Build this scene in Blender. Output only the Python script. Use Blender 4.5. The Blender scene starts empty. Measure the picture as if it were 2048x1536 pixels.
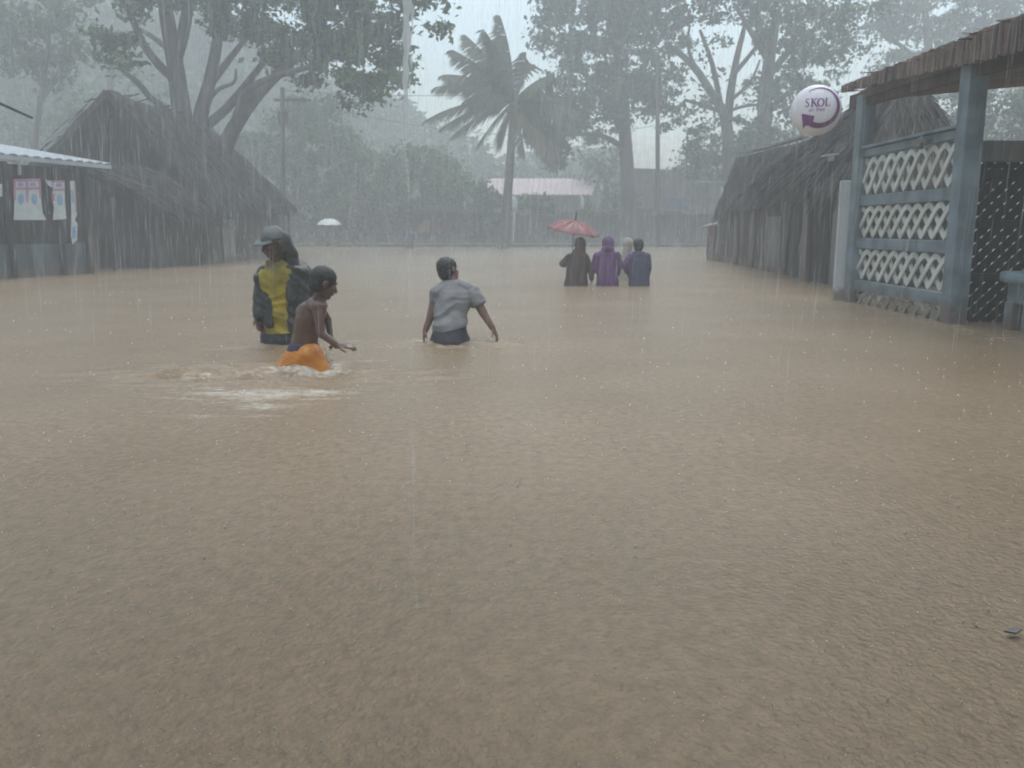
import bpy, bmesh, math, random
import numpy as np
from mathutils import Vector, Matrix, noise as mnoise

S = bpy.context.scene
COL = S.collection
rnd = random.Random(7)
rng = np.random.default_rng(11)
R = math.radians

# ------------------------------------------------------------------ camera
CH, F, HY = 0.90, 1740.0, 455.0          # eye height, focal length and horizon in photo pixels
PITCH = math.atan((768 - HY) / F)
cam_d = bpy.data.cameras.new('camera')
cam = bpy.data.objects.new('camera', cam_d)
COL.objects.link(cam)
cam.location = (0, 0, CH)
cam.rotation_euler = (R(90) - PITCH, 0, 0)
cam_d.sensor_width = 36.0
cam_d.lens = F / 2048 * 36.0
cam_d.clip_start = 0.05
cam_d.clip_end = 600
S.camera = cam

# ------------------------------------------------------------------ world, sun, exposure
W = bpy.data.worlds.new('World')
S.world = W
W.use_nodes = True
wn = W.node_tree
wn.nodes.clear()
sky = wn.nodes.new('ShaderNodeTexSky')
sky.sky_type = 'NISHITA'
sky.sun_disc = False
sky.sun_elevation = R(62)
sky.sun_rotation = R(20)
sky.dust_density = 4.0
sky.air_density = 1.2
hs = wn.nodes.new('ShaderNodeHueSaturation')
hs.inputs['Saturation'].default_value = 0.95
bg = wn.nodes.new('ShaderNodeBackground')
bg.inputs['Strength'].default_value = 0.15
wo = wn.nodes.new('ShaderNodeOutputWorld')
wn.links.new(sky.outputs[0], hs.inputs['Color'])
wb = wn.nodes.new('ShaderNodeVectorMath')
wb.operation = 'MULTIPLY'
wb.inputs[1].default_value = (0.915, 1.03, 1.02)
wn.links.new(hs.outputs[0], wb.inputs[0])
wn.links.new(wb.outputs[0], bg.inputs[0])
wn.links.new(bg.outputs[0], wo.inputs[0])
sd = bpy.data.lights.new('sun', 'SUN')
sd.energy = 1.1
sd.angle = R(40)
sd.color = (1.0, 0.98, 0.95)
so = bpy.data.objects.new('sun', sd)
COL.objects.link(so)
so.rotation_euler = (R(28), 0, R(-20))
S.view_settings.view_transform = 'Standard'
S.view_settings.look = 'None'
S.view_settings.gamma = 1.0
S.view_settings.exposure = 0.5
S.render.film_transparent = False
S.cycles.max_bounces = 7
S.cycles.diffuse_bounces = 3
S.cycles.volume_bounces = 4
S.cycles.transparent_max_bounces = 48
S.cycles.use_denoising = True
S.cycles.filter_width = 2.0
HAZE = 0.0113

# ------------------------------------------------------------------ helpers
def at(px, py, Y):
    """the point of the place at depth Y seen at photo pixel (px, py)"""
    cx, cy = (px - 1024) / F, (768 - py) / F
    dy = math.cos(PITCH) + cy * math.sin(PITCH)
    dz = -math.sin(PITCH) + cy * math.cos(PITCH)
    t = Y / dy
    return Vector((cx * t, Y, CH + dz * t))

def on_water(px, py):
    cy = (768 - py) / F
    dy = math.cos(PITCH) + cy * math.sin(PITCH)
    dz = -math.sin(PITCH) + cy * math.cos(PITCH)
    t = -CH / dz
    return Vector(((px - 1024) / F * t, dy * t, 0))

def tag(o, label=None, cat=None, group=None, kind=None):
    if label: o['label'] = label
    if cat: o['category'] = cat
    if group: o['group'] = group
    if kind: o['kind'] = kind
    return o

def empty(name, loc, label, cat, group=None):
    o = bpy.data.objects.new(name, None)
    COL.objects.link(o)
    o.location = loc
    o.empty_display_size = 0.1
    return tag(o, label, cat, group)

def world_loc(o):
    v = Vector((0, 0, 0))
    while o is not None:
        v += o.location
        o = o.parent
    return v

def link_mesh(name, me, mat, parent=None, base=None):
    o = bpy.data.objects.new(name, me)
    COL.objects.link(o)
    me.materials.clear()
    for m in (mat if isinstance(mat, (list, tuple)) else [mat]):
        me.materials.append(m)
    off = world_loc(parent) if parent is not None else (Vector(base) if base is not None else Vector((0, 0, 0)))
    if off.length > 0:
        me.transform(Matrix.Translation(-off))
    if parent is not None:
        o.parent = parent
    else:
        o.location = off
    return o

def np_mesh(name, V, Fq, smooth=False):
    V = np.asarray(V, dtype=np.float32)
    Fq = np.asarray(Fq, dtype=np.int32)
    n, k = Fq.shape
    me = bpy.data.meshes.new(name)
    me.vertices.add(len(V))
    me.vertices.foreach_set('co', V.ravel())
    me.loops.add(n * k)
    me.loops.foreach_set('vertex_index', Fq.ravel())
    me.polygons.add(n)
    me.polygons.foreach_set('loop_start', np.arange(0, n * k, k, dtype=np.int32))
    me.polygons.foreach_set('loop_total', np.full(n, k, dtype=np.int32))
    if smooth:
        me.polygons.foreach_set('use_smooth', np.ones(n, dtype=bool))
    me.update(calc_edges=True)
    me.validate()
    return me

def frame_of(d):
    d = Vector(d).normalized()
    a = Vector((0, 0, 1)) if abs(d.z) < 0.9 else Vector((1, 0, 0))
    u = d.cross(a).normalized()
    return u, u.cross(d).normalized()

class MB:
    """collects shapes into one mesh"""
    def __init__(self):
        self.v, self.f, self.m = [], [], []
        self.mi = 0
    def add(self, vs, fs):
        b = len(self.v)
        self.v += [tuple(p) for p in vs]
        self.f += [tuple(b + i for i in q) for q in fs]
        self.m += [self.mi] * len(fs)
    def box(self, c, s, X=(1, 0, 0), Z=(0, 0, 1)):
        X = Vector(X).normalized(); Z = Vector(Z).normalized()
        Yv = Z.cross(X).normalized(); Z = X.cross(Yv).normalized()
        c = Vector(c)
        vs = [c + X * (s[0] / 2 * i) + Yv * (s[1] / 2 * j) + Z * (s[2] / 2 * k) for k in (-1, 1) for j in (-1, 1) for i in (-1, 1)]
        self.add(vs, [(0, 2, 3, 1), (4, 5, 7, 6), (0, 1, 5, 4), (2, 6, 7, 3), (0, 4, 6, 2), (1, 3, 7, 5)])
    def bar(self, a, b, w, t, up=(0, 0, 1)):
        a, b = Vector(a), Vector(b)
        d = b - a
        u = Vector(up)
        if abs(d.normalized().dot(u)) > .98: u = Vector((0, 1, 0))
        self.box((a + b) / 2, (d.length, t, w), d, u - d.normalized() * u.dot(d.normalized()))
    def tube(self, pts, rs, n=8, cap=True):
        pts = [Vector(p) for p in pts]
        if not isinstance(rs, (list, tuple)): rs = [rs] * len(pts)
        vs, fs = [], []
        u = None
        for i, p in enumerate(pts):
            d = pts[min(i + 1, len(pts) - 1)] - pts[max(i - 1, 0)]
            d = d.normalized() if d.length > 1e-9 else Vector((0, 0, 1))
            if u is None:
                u, w = frame_of(d)
            else:
                u = (u - d * u.dot(d)).normalized(); w = u.cross(d).normalized()
            for k in range(n):
                a = 2 * math.pi * k / n
                vs.append(p + u * (rs[i] * math.cos(a)) + w * (rs[i] * math.sin(a)))
        for i in range(len(pts) - 1):
            for k in range(n):
                fs.append((i * n + k, i * n + (k + 1) % n, (i + 1) * n + (k + 1) % n, (i + 1) * n + k))
        if cap:
            fs.append(tuple(range(n))[::-1])
            fs.append(tuple((len(pts) - 1) * n + k for k in range(n)))
        self.add(vs, fs)
    def caps(self, p0, p1, r0, r1, n=12):
        p0, p1 = Vector(p0), Vector(p1)
        d = (p1 - p0)
        d = d.normalized() if d.length > 1e-6 else Vector((0, 0, 1))
        pts, rs = [], []
        for k in range(5):
            a = -math.pi / 2 + (k + .12) / 4.6 * math.pi / 2
            pts.append(p0 + d * (r0 * math.sin(a))); rs.append(r0 * math.cos(a))
        for k in range(5):
            a = (k + .48) / 4.6 * math.pi / 2
            pts.append(p1 + d * (r1 * math.sin(a))); rs.append(max(1e-4, r1 * math.cos(a)))
        self.tube(pts, rs, n)
    def ell(self, c, r, X=(1, 0, 0), Z=(0, 0, 1), nu=16, nv=10):
        X = Vector(X).normalized(); Z = Vector(Z).normalized()
        Yv = Z.cross(X).normalized(); Z = X.cross(Yv).normalized()
        c = Vector(c)
        vs = [c - Z * r[2]]
        for j in range(1, nv):
            t = -math.pi / 2 + math.pi * j / nv
            for i in range(nu):
                a = 2 * math.pi * i / nu
                vs.append(c + X * (r[0] * math.cos(t) * math.cos(a)) + Yv * (r[1] * math.cos(t) * math.sin(a)) + Z * (r[2] * math.sin(t)))
        vs.append(c + Z * r[2])
        fs = [(0, 1 + (i + 1) % nu, 1 + i) for i in range(nu)]
        for j in range(nv - 2):
            for i in range(nu):
                a, b = 1 + j * nu + i, 1 + j * nu + (i + 1) % nu
                fs.append((a, b, b + nu, a + nu))
        l = len(vs) - 1
        fs += [(l - nu + i, l - nu + (i + 1) % nu, l) for i in range(nu)]
        self.add(vs, fs)
    def loft(self, rings, n=24, cap=True):
        """rings: (centre, rx, ry, yaw in degrees); horizontal super-ellipses"""
        vs, fs = [], []
        for (c, rx, ry, yaw) in rings:
            c = Vector(c); ca, sa = math.cos(R(yaw)), math.sin(R(yaw))
            for k in range(n):
                a = 2 * math.pi * k / n
                x = rx * math.copysign(abs(math.cos(a)) ** .85, math.cos(a)); y = ry * math.copysign(abs(math.sin(a)) ** .85, math.sin(a))
                vs.append(c + Vector((x * ca - y * sa, x * sa + y * ca, 0)))
        m = len(rings)
        for i in range(m - 1):
            for k in range(n):
                fs.append((i * n + k, i * n + (k + 1) % n, (i + 1) * n + (k + 1) % n, (i + 1) * n + k))
        if cap:
            fs.append(tuple(range(n))[::-1]); fs.append(tuple((m - 1) * n + k for k in range(n)))
        self.add(vs, fs)
    def mesh(self, name, smooth=False):
        me = bpy.data.meshes.new(name)
        me.from_pydata(self.v, [], self.f)
        me.polygons.foreach_set('use_smooth', [smooth] * len(me.polygons))
        me.polygons.foreach_set('material_index', self.m)
        me.update()
        return me
    def build(self, name, mat, parent=None, base=None, smooth=False, bevel=0.0):
        me = self.mesh(name, smooth)
        if bevel:
            bm = bmesh.new(); bm.from_mesh(me)
            bmesh.ops.bevel(bm, geom=bm.edges[:], offset=bevel, segments=2, affect='EDGES', profile=.6, clamp_overlap=True)
            bm.to_mesh(me); bm.free()
        return link_mesh(name, me, mat, parent, base)

def remeshed(mb, voxel, smooth=3, wrinkle=None, cuts=()):
    """one continuous skin round overlapping closed shapes; cuts: (point, normal) planes whose far side is cut away"""
    me = mb.mesh('tmp')
    o = bpy.data.objects.new('tmp', me)
    COL.objects.link(o)
    m = o.modifiers.new('r', 'REMESH'); m.mode = 'VOXEL'; m.voxel_size = voxel; m.use_smooth_shade = True
    s = o.modifiers.new('s', 'SMOOTH'); s.factor = .5; s.iterations = smooth
    dg = bpy.context.evaluated_depsgraph_get()
    dg.update()
    out = bpy.data.meshes.new_from_object(o.evaluated_get(dg))
    bpy.data.objects.remove(o); bpy.data.meshes.remove(me)
    if wrinkle:
        out.update()
        nr = [v.normal.copy() for v in out.vertices]
        for v, nv in zip(out.vertices, nr):
            v.co += nv * wrinkle(v.co)
    if cuts:
        bm = bmesh.new(); bm.from_mesh(out)
        for p, nn in cuts:
            bmesh.ops.bisect_plane(bm, geom=bm.verts[:] + bm.edges[:] + bm.faces[:], plane_co=Vector(p), plane_no=Vector(nn), clear_outer=True)
        bm.to_mesh(out); bm.free()
    out.polygons.foreach_set('use_smooth', [True] * len(out.polygons))
    out.update()
    return out

# ------------------------------------------------------------------ materials
def mat(name, c1, c2=None, scale=4.0, rough=.6, bump=0.0, bscale=None, island=0.0, stretch=(1, 1, 1), spec=.5, detail=5, trans=0.0, dist=.02, c3=None):
    m = bpy.data.materials.new(name)
    m.use_nodes = True
    nt = m.node_tree; N = nt.nodes; L = nt.links
    p = N['Principled BSDF']
    p.inputs['Roughness'].default_value = rough
    p.inputs['Specular IOR Level'].default_value = spec
    c2 = c2 or tuple(x * .75 for x in c1)
    tc = N.new('ShaderNodeTexCoord'); mp = N.new('ShaderNodeMapping')
    mp.inputs['Scale'].default_value = stretch
    L.new(tc.outputs['Object'], mp.inputs[0])
    nz = N.new('ShaderNodeTexNoise'); nz.inputs['Scale'].default_value = scale; nz.inputs['Detail'].default_value = detail
    L.new(mp.outputs[0], nz.inputs['Vector'])
    rp = N.new('ShaderNodeValToRGB')
    rp.color_ramp.elements[0].position = .35; rp.color_ramp.elements[1].position = .68
    rp.color_ramp.elements[0].color = (*c2, 1); rp.color_ramp.elements[1].color = (*c1, 1)
    if c3:
        e = rp.color_ramp.elements.new(.8); e.color = (*c3, 1)
    L.new(nz.outputs['Fac'], rp.inputs[0])
    out = rp.outputs[0]
    if island:
        g = N.new('ShaderNodeNewGeometry'); mr = N.new('ShaderNodeMapRange')
        mr.inputs[3].default_value = 1 - island; mr.inputs[4].default_value = 1 + island
        L.new(g.outputs['Random Per Island'], mr.inputs[0])
        mx = N.new('ShaderNodeVectorMath'); mx.operation = 'MULTIPLY'
        L.new(out, mx.inputs[0]); L.new(mr.outputs[0], mx.inputs[1])
        out = mx.outputs[0]
    L.new(out, p.inputs['Base Color'])
    if bump:
        b = N.new('ShaderNodeBump'); b.inputs['Strength'].default_value = bump; b.inputs['Distance'].default_value = dist
        n2 = N.new('ShaderNodeTexNoise'); n2.inputs['Scale'].default_value = bscale or scale * 3; n2.inputs['Detail'].default_value = 6
        L.new(mp.outputs[0], n2.inputs['Vector']); L.new(n2.outputs['Fac'], b.inputs['Height']); L.new(b.outputs[0], p.inputs['Normal'])
    if trans:
        t = N.new('ShaderNodeBsdfTranslucent'); ms = N.new('ShaderNodeMixShader'); ms.inputs[0].default_value = trans
        L.new(out, t.inputs[0]); L.new(p.outputs[0], ms.inputs[1]); L.new(t.outputs[0], ms.inputs[2])
        L.new(ms.outputs[0], N['Material Output'].inputs[0])
    return m

M = {}
M['thatch'] = mat('thatch', (.04, .031, .025), (.012, .0095, .008), 1.6, .85, .5, 30, island=.75)
M['thatch_brown'] = mat('thatch_brown', (.2, .14, .105), (.1, .07, .055), 3, .85, .5, 30, island=.4)
M['plank'] = mat('plank', (.095, .052, .03), (.026, .015, .01), 5, .8, .4, 20, island=.35, stretch=(1, 1, .15))
M['plank_grey'] = mat('plank_grey', (.24, .22, .2), (.13, .12, .11), 5, .8, .4, 20, island=.3, stretch=(1, 1, .15))
M['gable_thatch'] = mat('gable_thatch', (.022, .019, .018), (.012, .011, .011), 3, .9, .4, 30, island=.5)
M['hood'] = mat('hood_cloth', (.06, .062, .058), (.026, .027, .026), 8, .4, .5, 30)
M['dark'] = mat('dark_wood', (.028, .024, .022), (.016, .014, .013), 5, .8, .3)
M['stall_blue'] = mat('stall_blue', (.085, .115, .12), (.05, .065, .068), 4, .7, .2, island=.2, stretch=(1, 1, .3))
M['tin'] = mat('tin', (.42, .46, .48), (.3, .33, .34), 2, .4, .1, spec=.6)
M['tin_pink'] = mat('tin_pink', (.5, .38, .4), (.4, .31, .33), 1.2, .5, .1)
M['blue_paint'] = mat('blue_paint', (.205, .265, .295), (.11, .14, .15), 3.5, .45, .2, 24, c3=(.25, .31, .34), detail=9)
M['white_lattice'] = mat('white_lattice', (.66, .68, .62), (.46, .47, .41), 4, .5, .15)
M['white_board'] = mat('white_board', (.6, .62, .62), (.45, .47, .48), 3, .6, .1, stretch=(1, 1, .3))
M['wall_pale'] = mat('wall_pale', (.3, .27, .24), (.2, .18, .16), 2, .8)
M['wall_dark'] = mat('wall_dark', (.055, .05, .05), (.03, .028, .028), 2, .8, island=.3)
M['bark'] = mat('bark', (.085, .075, .066), (.04, .036, .032), 5, .85, .7, 14, stretch=(1, 1, .3))
M['palm_bark'] = mat('palm_bark', (.12, .11, .1), (.07, .062, .056), 3, .85, .7, 9, stretch=(.3, .3, 2.2))
M['leaf'] = mat('leaf', (.058, .165, .02), (.016, .05, .01), .9, .5, island=.5, trans=.25)
M['leaf_b'] = mat('leaf_bush', (.085, .21, .035), (.025, .065, .018), .6, .5, island=.5, trans=.25)
M['leaf_c'] = mat('leaf_grey', (.045, .12, .024), (.018, .044, .014), .6, .5, island=.4, trans=.2)
M['palm_leaf'] = mat('palm_leaf', (.075, .09, .035), (.035, .045, .02), .8, .5, island=.4, trans=.2)
M['palm_old'] = mat('palm_old', (.16, .115, .06), (.09, .065, .036), .8, .6, island=.3, trans=.2)
M['skin'] = mat('skin', (.12, .06, .04), (.085, .04, .027), 9, .24, .08, 60)
M['skin_light'] = mat('skin_light', (.2, .108, .078), (.15, .078, .056), 9, .24, .08, 60)
M['hair'] = mat('hair', (.014, .012, .012), (.008, .007, .007), 40, .45, .5, 120)
M['yellow'] = mat('yellow_cloth', (.46, .355, .02), (.13, .095, .012), 6, .5, .4, 30)  # dark second colour paints fold shading into the cloth
M['jacket'] = mat('jacket_cloth', (.036, .035, .03), (.016, .016, .014), 6, .38, .5, 25)
M['cap'] = mat('cap_cloth', (.17, .185, .18), (.09, .1, .098), 9, .6, .3, 60)
M['orange'] = mat('orange_cloth', (.62, .235, .02), (.42, .14, .012), 8, .4, .4, 25)
M['navyband'] = mat('blue_band', (.045, .043, .085), (.03, .028, .055), 8, .7, .3, 30)
M['tee'] = mat('grey_cloth', (.25, .243, .24), (.15, .147, .147), 6, .5, .45, 22)
M['shorts'] = mat('dark_shorts_cloth', (.045, .045, .055), (.028, .028, .034), 8, .6, .4, 25)
M['brown'] = mat('brown_cloth', (.06, .028, .026), (.04, .02, .018), 6, .8, .4, 20)
M['purple'] = mat('purple_cloth', (.125, .03, .15), (.065, .015, .08), 6, .7, .4, 20)
M['navy'] = mat('navy_cloth', (.045, .048, .1), (.026, .028, .06), 6, .7, .4, 20)
M['pale_cloth'] = mat('pale_cloth', (.36, .33, .29), (.27, .25, .22), 6, .8, .4, 20)
M['red_umb'] = mat('red_umbrella_cloth', (.25, .055, .07), (.18, .04, .05), 3, .4, .1)
M['white_umb'] = mat('white_umbrella_cloth', (.75, .78, .76), (.6, .63, .62), 3, .4)
M['metal'] = mat('metal', (.12, .12, .13), (.07, .07, .08), 6, .4)
M['sign_white'] = mat('sign_white', (.78, .76, .77), (.7, .67, .69), 3, .3)
M['sign_purple'] = mat('sign_purple', (.2, .03, .2), (.16, .025, .16), 5, .4)
M['sign_mauve'] = mat('sign_mauve', (.45, .24, .46), (.4, .2, .4), 5, .4)
M['paper'] = mat('paper', (.62, .65, .62), (.5, .53, .52), 6, .6)
M['paper_pink'] = mat('paper_pink', (.55, .26, .38), (.45, .2, .32), 8, .6)
M['paper_blue'] = mat('paper_blue', (.28, .42, .56), (.2, .34, .5), 8, .6)
M['ground'] = mat('ground_mud', (.16, .115, .08), (.1, .075, .05), 1.5, .9, .4)
M['hill'] = mat('hill_green', (.05, .07, .035), (.03, .042, .022), .3, .9, .5)
M['blue_tarp'] = mat('blue_tarp', (.12, .2, .42), (.08, .14, .3), 3, .5)
M['orange_tarp'] = mat('orange_tarp', (.6, .26, .08), (.45, .2, .07), 4, .6)
M['red_cloth'] = mat('red_cloth', (.4, .1, .08), (.3, .08, .06), 4, .7)
M['pole'] = mat('pole_wood', (.075, .068, .06), (.045, .04, .036), 5, .8, .3, stretch=(1, 1, .2))
M['eye'] = mat('eye', (.02, .015, .012), (.01, .01, .01), 10, .2)
M['foam'] = mat('foam', (.5, .45, .375), (.36, .31, .24), 20, .5, .3)

def tide(m, level=.87):
    """brown mud splashed up to an uneven line above the flood"""
    nt = m.node_tree; N = nt.nodes; L = nt.links
    p = N['Principled BSDF']; src = p.inputs['Base Color'].links[0].from_socket
    tc = N.new('ShaderNodeTexCoord'); sp = N.new('ShaderNodeSeparateXYZ'); L.new(tc.outputs['Object'], sp.inputs[0])
    nz = N.new('ShaderNodeTexNoise'); nz.inputs['Scale'].default_value = 9; nz.inputs['Detail'].default_value = 7; L.new(tc.outputs['Object'], nz.inputs['Vector'])
    ma = N.new('ShaderNodeMath'); ma.operation = 'MULTIPLY_ADD'; ma.inputs[1].default_value = -.5; L.new(nz.outputs['Fac'], ma.inputs[0]); L.new(sp.outputs['Z'], ma.inputs[2])
    mr = N.new('ShaderNodeMapRange'); mr.inputs[1].default_value = level - .28; mr.inputs[2].default_value = level - .12; mr.inputs[3].default_value = .75; mr.inputs[4].default_value = 0
    L.new(ma.outputs[0], mr.inputs[0])
    mx = N.new('ShaderNodeMix'); mx.data_type = 'RGBA'; L.new(mr.outputs[0], mx.inputs[0]); L.new(src, mx.inputs[6]); mx.inputs[7].default_value = (.14, .1, .065, 1)
    L.new(mx.outputs[2], p.inputs['Base Color'])
for k in ('blue_paint', 'white_lattice', 'white_board', 'stall_blue', 'plank', 'plank_grey'):
    tide(M[k])
# ------------------------------------------------------------------ water, bed and hills
def water_mat():
    m = bpy.data.materials.new('muddy_water')
    m.use_nodes = True
    nt = m.node_tree; N = nt.nodes; L = nt.links
    p = N['Principled BSDF']
    p.inputs['Roughness'].default_value = .22
    p.inputs['IOR'].default_value = 1.33
    tc = N.new('ShaderNodeTexCoord')
    def nz(scale, stretch=(1, 1, 1), detail=4, rough=.55):
        mp = N.new('ShaderNodeMapping'); mp.inputs['Scale'].default_value = stretch
        L.new(tc.outputs['Object'], mp.inputs[0])
        n = N.new('ShaderNodeTexNoise'); n.inputs['Scale'].default_value = scale; n.inputs['Detail'].default_value = detail
        n.inputs['Roughness'].default_value = rough
        L.new(mp.outputs[0], n.inputs['Vector'])
        return n.outputs['Fac']
    big = nz(.7, (1, .6, 1), 3)
    rp = N.new('ShaderNodeValToRGB')
    rp.color_ramp.elements[0].position = .3; rp.color_ramp.elements[1].position = .7
    rp.color_ramp.elements[0].color = (.246, .176, .108, 1); rp.color_ramp.elements[1].color = (.3, .22, .144, 1)
    L.new(big, rp.inputs[0])
    mot = nz(24, (1, .8, 1), 5, .65)  # fine mottling: uneven surface reflections painted into the water colour
    mr = N.new('ShaderNodeMapRange'); mr.inputs[1].default_value = .35; mr.inputs[2].default_value = .65; mr.inputs[3].default_value = .84; mr.inputs[4].default_value = 1.1
    L.new(mot, mr.inputs[0])
    mv = N.new('ShaderNodeVectorMath'); mv.operation = 'MULTIPLY'
    L.new(rp.outputs[0], mv.inputs[0]); L.new(mr.outputs[0], mv.inputs[1])
    # froth: pale bubbles where the waders churn the water
    at_ = N.new('ShaderNodeAttribute'); at_.attribute_name = 'froth'
    fn = nz(38, (.55, 1.5, 1), 6, .7); fb = nz(7, (.5, 1.6, 1), 4, .6)
    def mth(op, x, y):
        n = N.new('ShaderNodeMath'); n.operation = op
        for i, v in enumerate((x, y)):
            if isinstance(v, (int, float)): n.inputs[i].default_value = v
            else: L.new(v, n.inputs[i])
        return n.outputs[0]
    fs = mth('ADD', mth('MULTIPLY', fn, 1.5), mth('MULTIPLY', fb, 1.2))
    fs = mth('ADD', fs, mth('MULTIPLY', at_.outputs['Fac'], .4))
    fr = N.new('ShaderNodeMapRange'); fr.inputs[1].default_value = 1.52; fr.inputs[2].default_value = 1.9
    L.new(fs, fr.inputs[0])
    gate = N.new('ShaderNodeMapRange'); gate.inputs[1].default_value = .02; gate.inputs[2].default_value = .3
    L.new(at_.outputs['Fac'], gate.inputs[0])
    fm = mth('MULTIPLY', mth('MULTIPLY', fr.outputs[0], gate.outputs[0]), .8)
    mixc = N.new('ShaderNodeMix'); mixc.data_type = 'RGBA'
    L.new(fm, mixc.inputs[0]); L.new(mv.outputs[0], mixc.inputs[6]); mixc.inputs[7].default_value = (.66, .6, .51, 1)
    L.new(mixc.outputs[2], p.inputs['Base Color'])
    vor = N.new('ShaderNodeTexVoronoi'); vor.inputs['Scale'].default_value = 55
    L.new(tc.outputs['Object'], vor.inputs['Vector'])
    def math_(op, a, b):
        n = N.new('ShaderNodeMath'); n.operation = op
        for i, x in enumerate((a, b)):
            if isinstance(x, (int, float)): n.inputs[i].default_value = x
            else: L.new(x, n.inputs[i])
        return n.outputs[0]
    h = math_('ADD', math_('MULTIPLY', nz(62, (1, 1, 1), 3), 1.0), math_('MULTIPLY', nz(130, (1, 1, 1), 3), .4))
    h = math_('ADD', h, math_('MULTIPLY', vor.outputs['Distance'], .5))
    b = N.new('ShaderNodeBump'); b.inputs['Strength'].default_value = .9; b.inputs['Distance'].default_value = .0062
    L.new(h, b.inputs['Height']); L.new(b.outputs[0], p.inputs['Normal'])
    return m

A_pos, B_pos, C_pos = on_water(566, 690), on_water(612, 738), on_water(901, 687)
def water():
    rows = np.concatenate([np.linspace(-4, 1, 36), np.exp(np.linspace(0, math.log(54), 640))[1:]])
    u = np.linspace(-1.15, 1.15, 520)
    Yg, U = np.meshgrid(rows, u, indexing='ij')
    X = (np.maximum(Yg, 0) + 4) * U
    Z = np.zeros_like(X)
    r2 = np.random.default_rng(3)
    for wl, amp, n in ((1.6, .0026, 7), (.7, .0008, 9), (.33, .0002, 10)):
        for _ in range(n):
            a = r2.uniform(0, 2 * math.pi); k = 2 * math.pi / (wl * r2.uniform(.75, 1.3))
            Z += amp * r2.uniform(.4, 1) * np.sin(k * (X * math.cos(a) + Yg * math.sin(a)) + r2.uniform(0, 6.28)) * np.clip(1.6 - Yg * .03 / wl, 0, 1)
    def bump(cx, cy, sx, sy, h, rot=0):
        c, s = math.cos(rot), math.sin(rot)
        dx, dy = X - cx, Yg - cy
        return h * np.exp(-((dx * c + dy * s) / sx) ** 2 - ((-dx * s + dy * c) / sy) ** 2)
    # churned water round the boy and the two others
    ch = bump(B_pos.x - .25, B_pos.y - .25, .75, .35, 1) + .6 * bump(C_pos.x, C_pos.y - .03, .5, .22, 1) + .5 * bump(A_pos.x, A_pos.y - .1, .4, .25, 1)
    t = np.zeros_like(X)
    for _ in range(26):
        a = r2.uniform(-.6, .6) + math.pi / 2; k = 2 * math.pi / r2.uniform(.07, .3)
        t += np.sin(k * (X * math.cos(a) * .7 + Yg * math.sin(a)) + r2.uniform(0, 6.28) + 1.5 * np.sin(3 * X + r2.uniform(0, 6)))
    Z += ch * t * .0075
    Z += bump(B_pos.x - .02, B_pos.y - .17, .22, .07, .014) + bump(B_pos.x - .4, B_pos.y - .2, .3, .06, .03, .2)
    Z += bump(C_pos.x + .22, C_pos.y - .02, .14, .06, .035) + bump(C_pos.x - .2, C_pos.y - .02, .2, .05, .022)
    Z += bump(A_pos.x - .05, A_pos.y - .12, .22, .06, .025)
    V = np.stack([X.ravel(), Yg.ravel(), Z.ravel()], 1)
    nr, nc = X.shape
    fro = np.zeros_like(X)
    for (px, py, sx, sy, h) in ((505, 790, .36, .2, 1.1), (625, 785, .24, .14, 1.0), (600, 748, .34, .12, 1.1), (400, 758, .5, .05, .55), (800, 683, .4, .07, .6), (900, 692, .26, .09, .6), (975, 684, .2, .08, .6),
                            (740, 722, .25, .06, .4), (570, 692, .25, .1, .45), (662, 730, .12, .2, 1.3), (540, 812, .22, .07, .7), (850, 672, .1, .08, .5), (1213, 574, .6, .12, .35), (1152, 576, .3, .12, .35), (1278, 574, .3, .12, .35), (450, 830, .3, .06, .4)):
        q = on_water(px, py)
        fro = np.maximum(fro, bump(q.x, q.y, sx, sy, h))
    for yy in np.arange(5.4, 11, .35):       # seething line along the pavilion
        fro = np.maximum(fro, bump(4.05, yy, .2, .3, .38))
    i = (np.arange(nr - 1)[:, None] * nc + np.arange(nc - 1)[None, :]).ravel()
    me = np_mesh('water', V, np.stack([i, i + 1, i + nc + 1, i + nc], 1), True)
    fa = me.attributes.new('froth', 'FLOAT', 'POINT'); fa.data.foreach_set('value', fro.ravel().astype(np.float32))
    o = link_mesh('water', me, water_mat())
    tag(o, 'brown muddy floodwater covering the street', None, None, 'structure')
water()

def ground():
    # the drowned street bed, rising to a bank behind the far waterline
    xs = np.linspace(-90, 90, 91); ys = np.concatenate([np.linspace(-20, 46, 12), np.linspace(48, 125, 78)])
    Yg, X = np.meshgrid(ys, xs, indexing='ij')
    Z = np.where(Yg < 47, -.78, -.78 + np.clip((Yg - 47) / 5, 0, 1) * 1.0)
    V = np.stack([X.ravel(), Yg.ravel(), Z.ravel()], 1); nr, nc = X.shape
    i = (np.arange(nr - 1)[:, None] * nc + np.arange(nc - 1)[None, :]).ravel()
    tag(link_mesh('ground', np_mesh('ground', V, np.stack([i, i + 1, i + nc + 1, i + nc], 1), True), M['ground']), 'muddy ground beyond the flood', None, None, 'structure')
ground()

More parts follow.
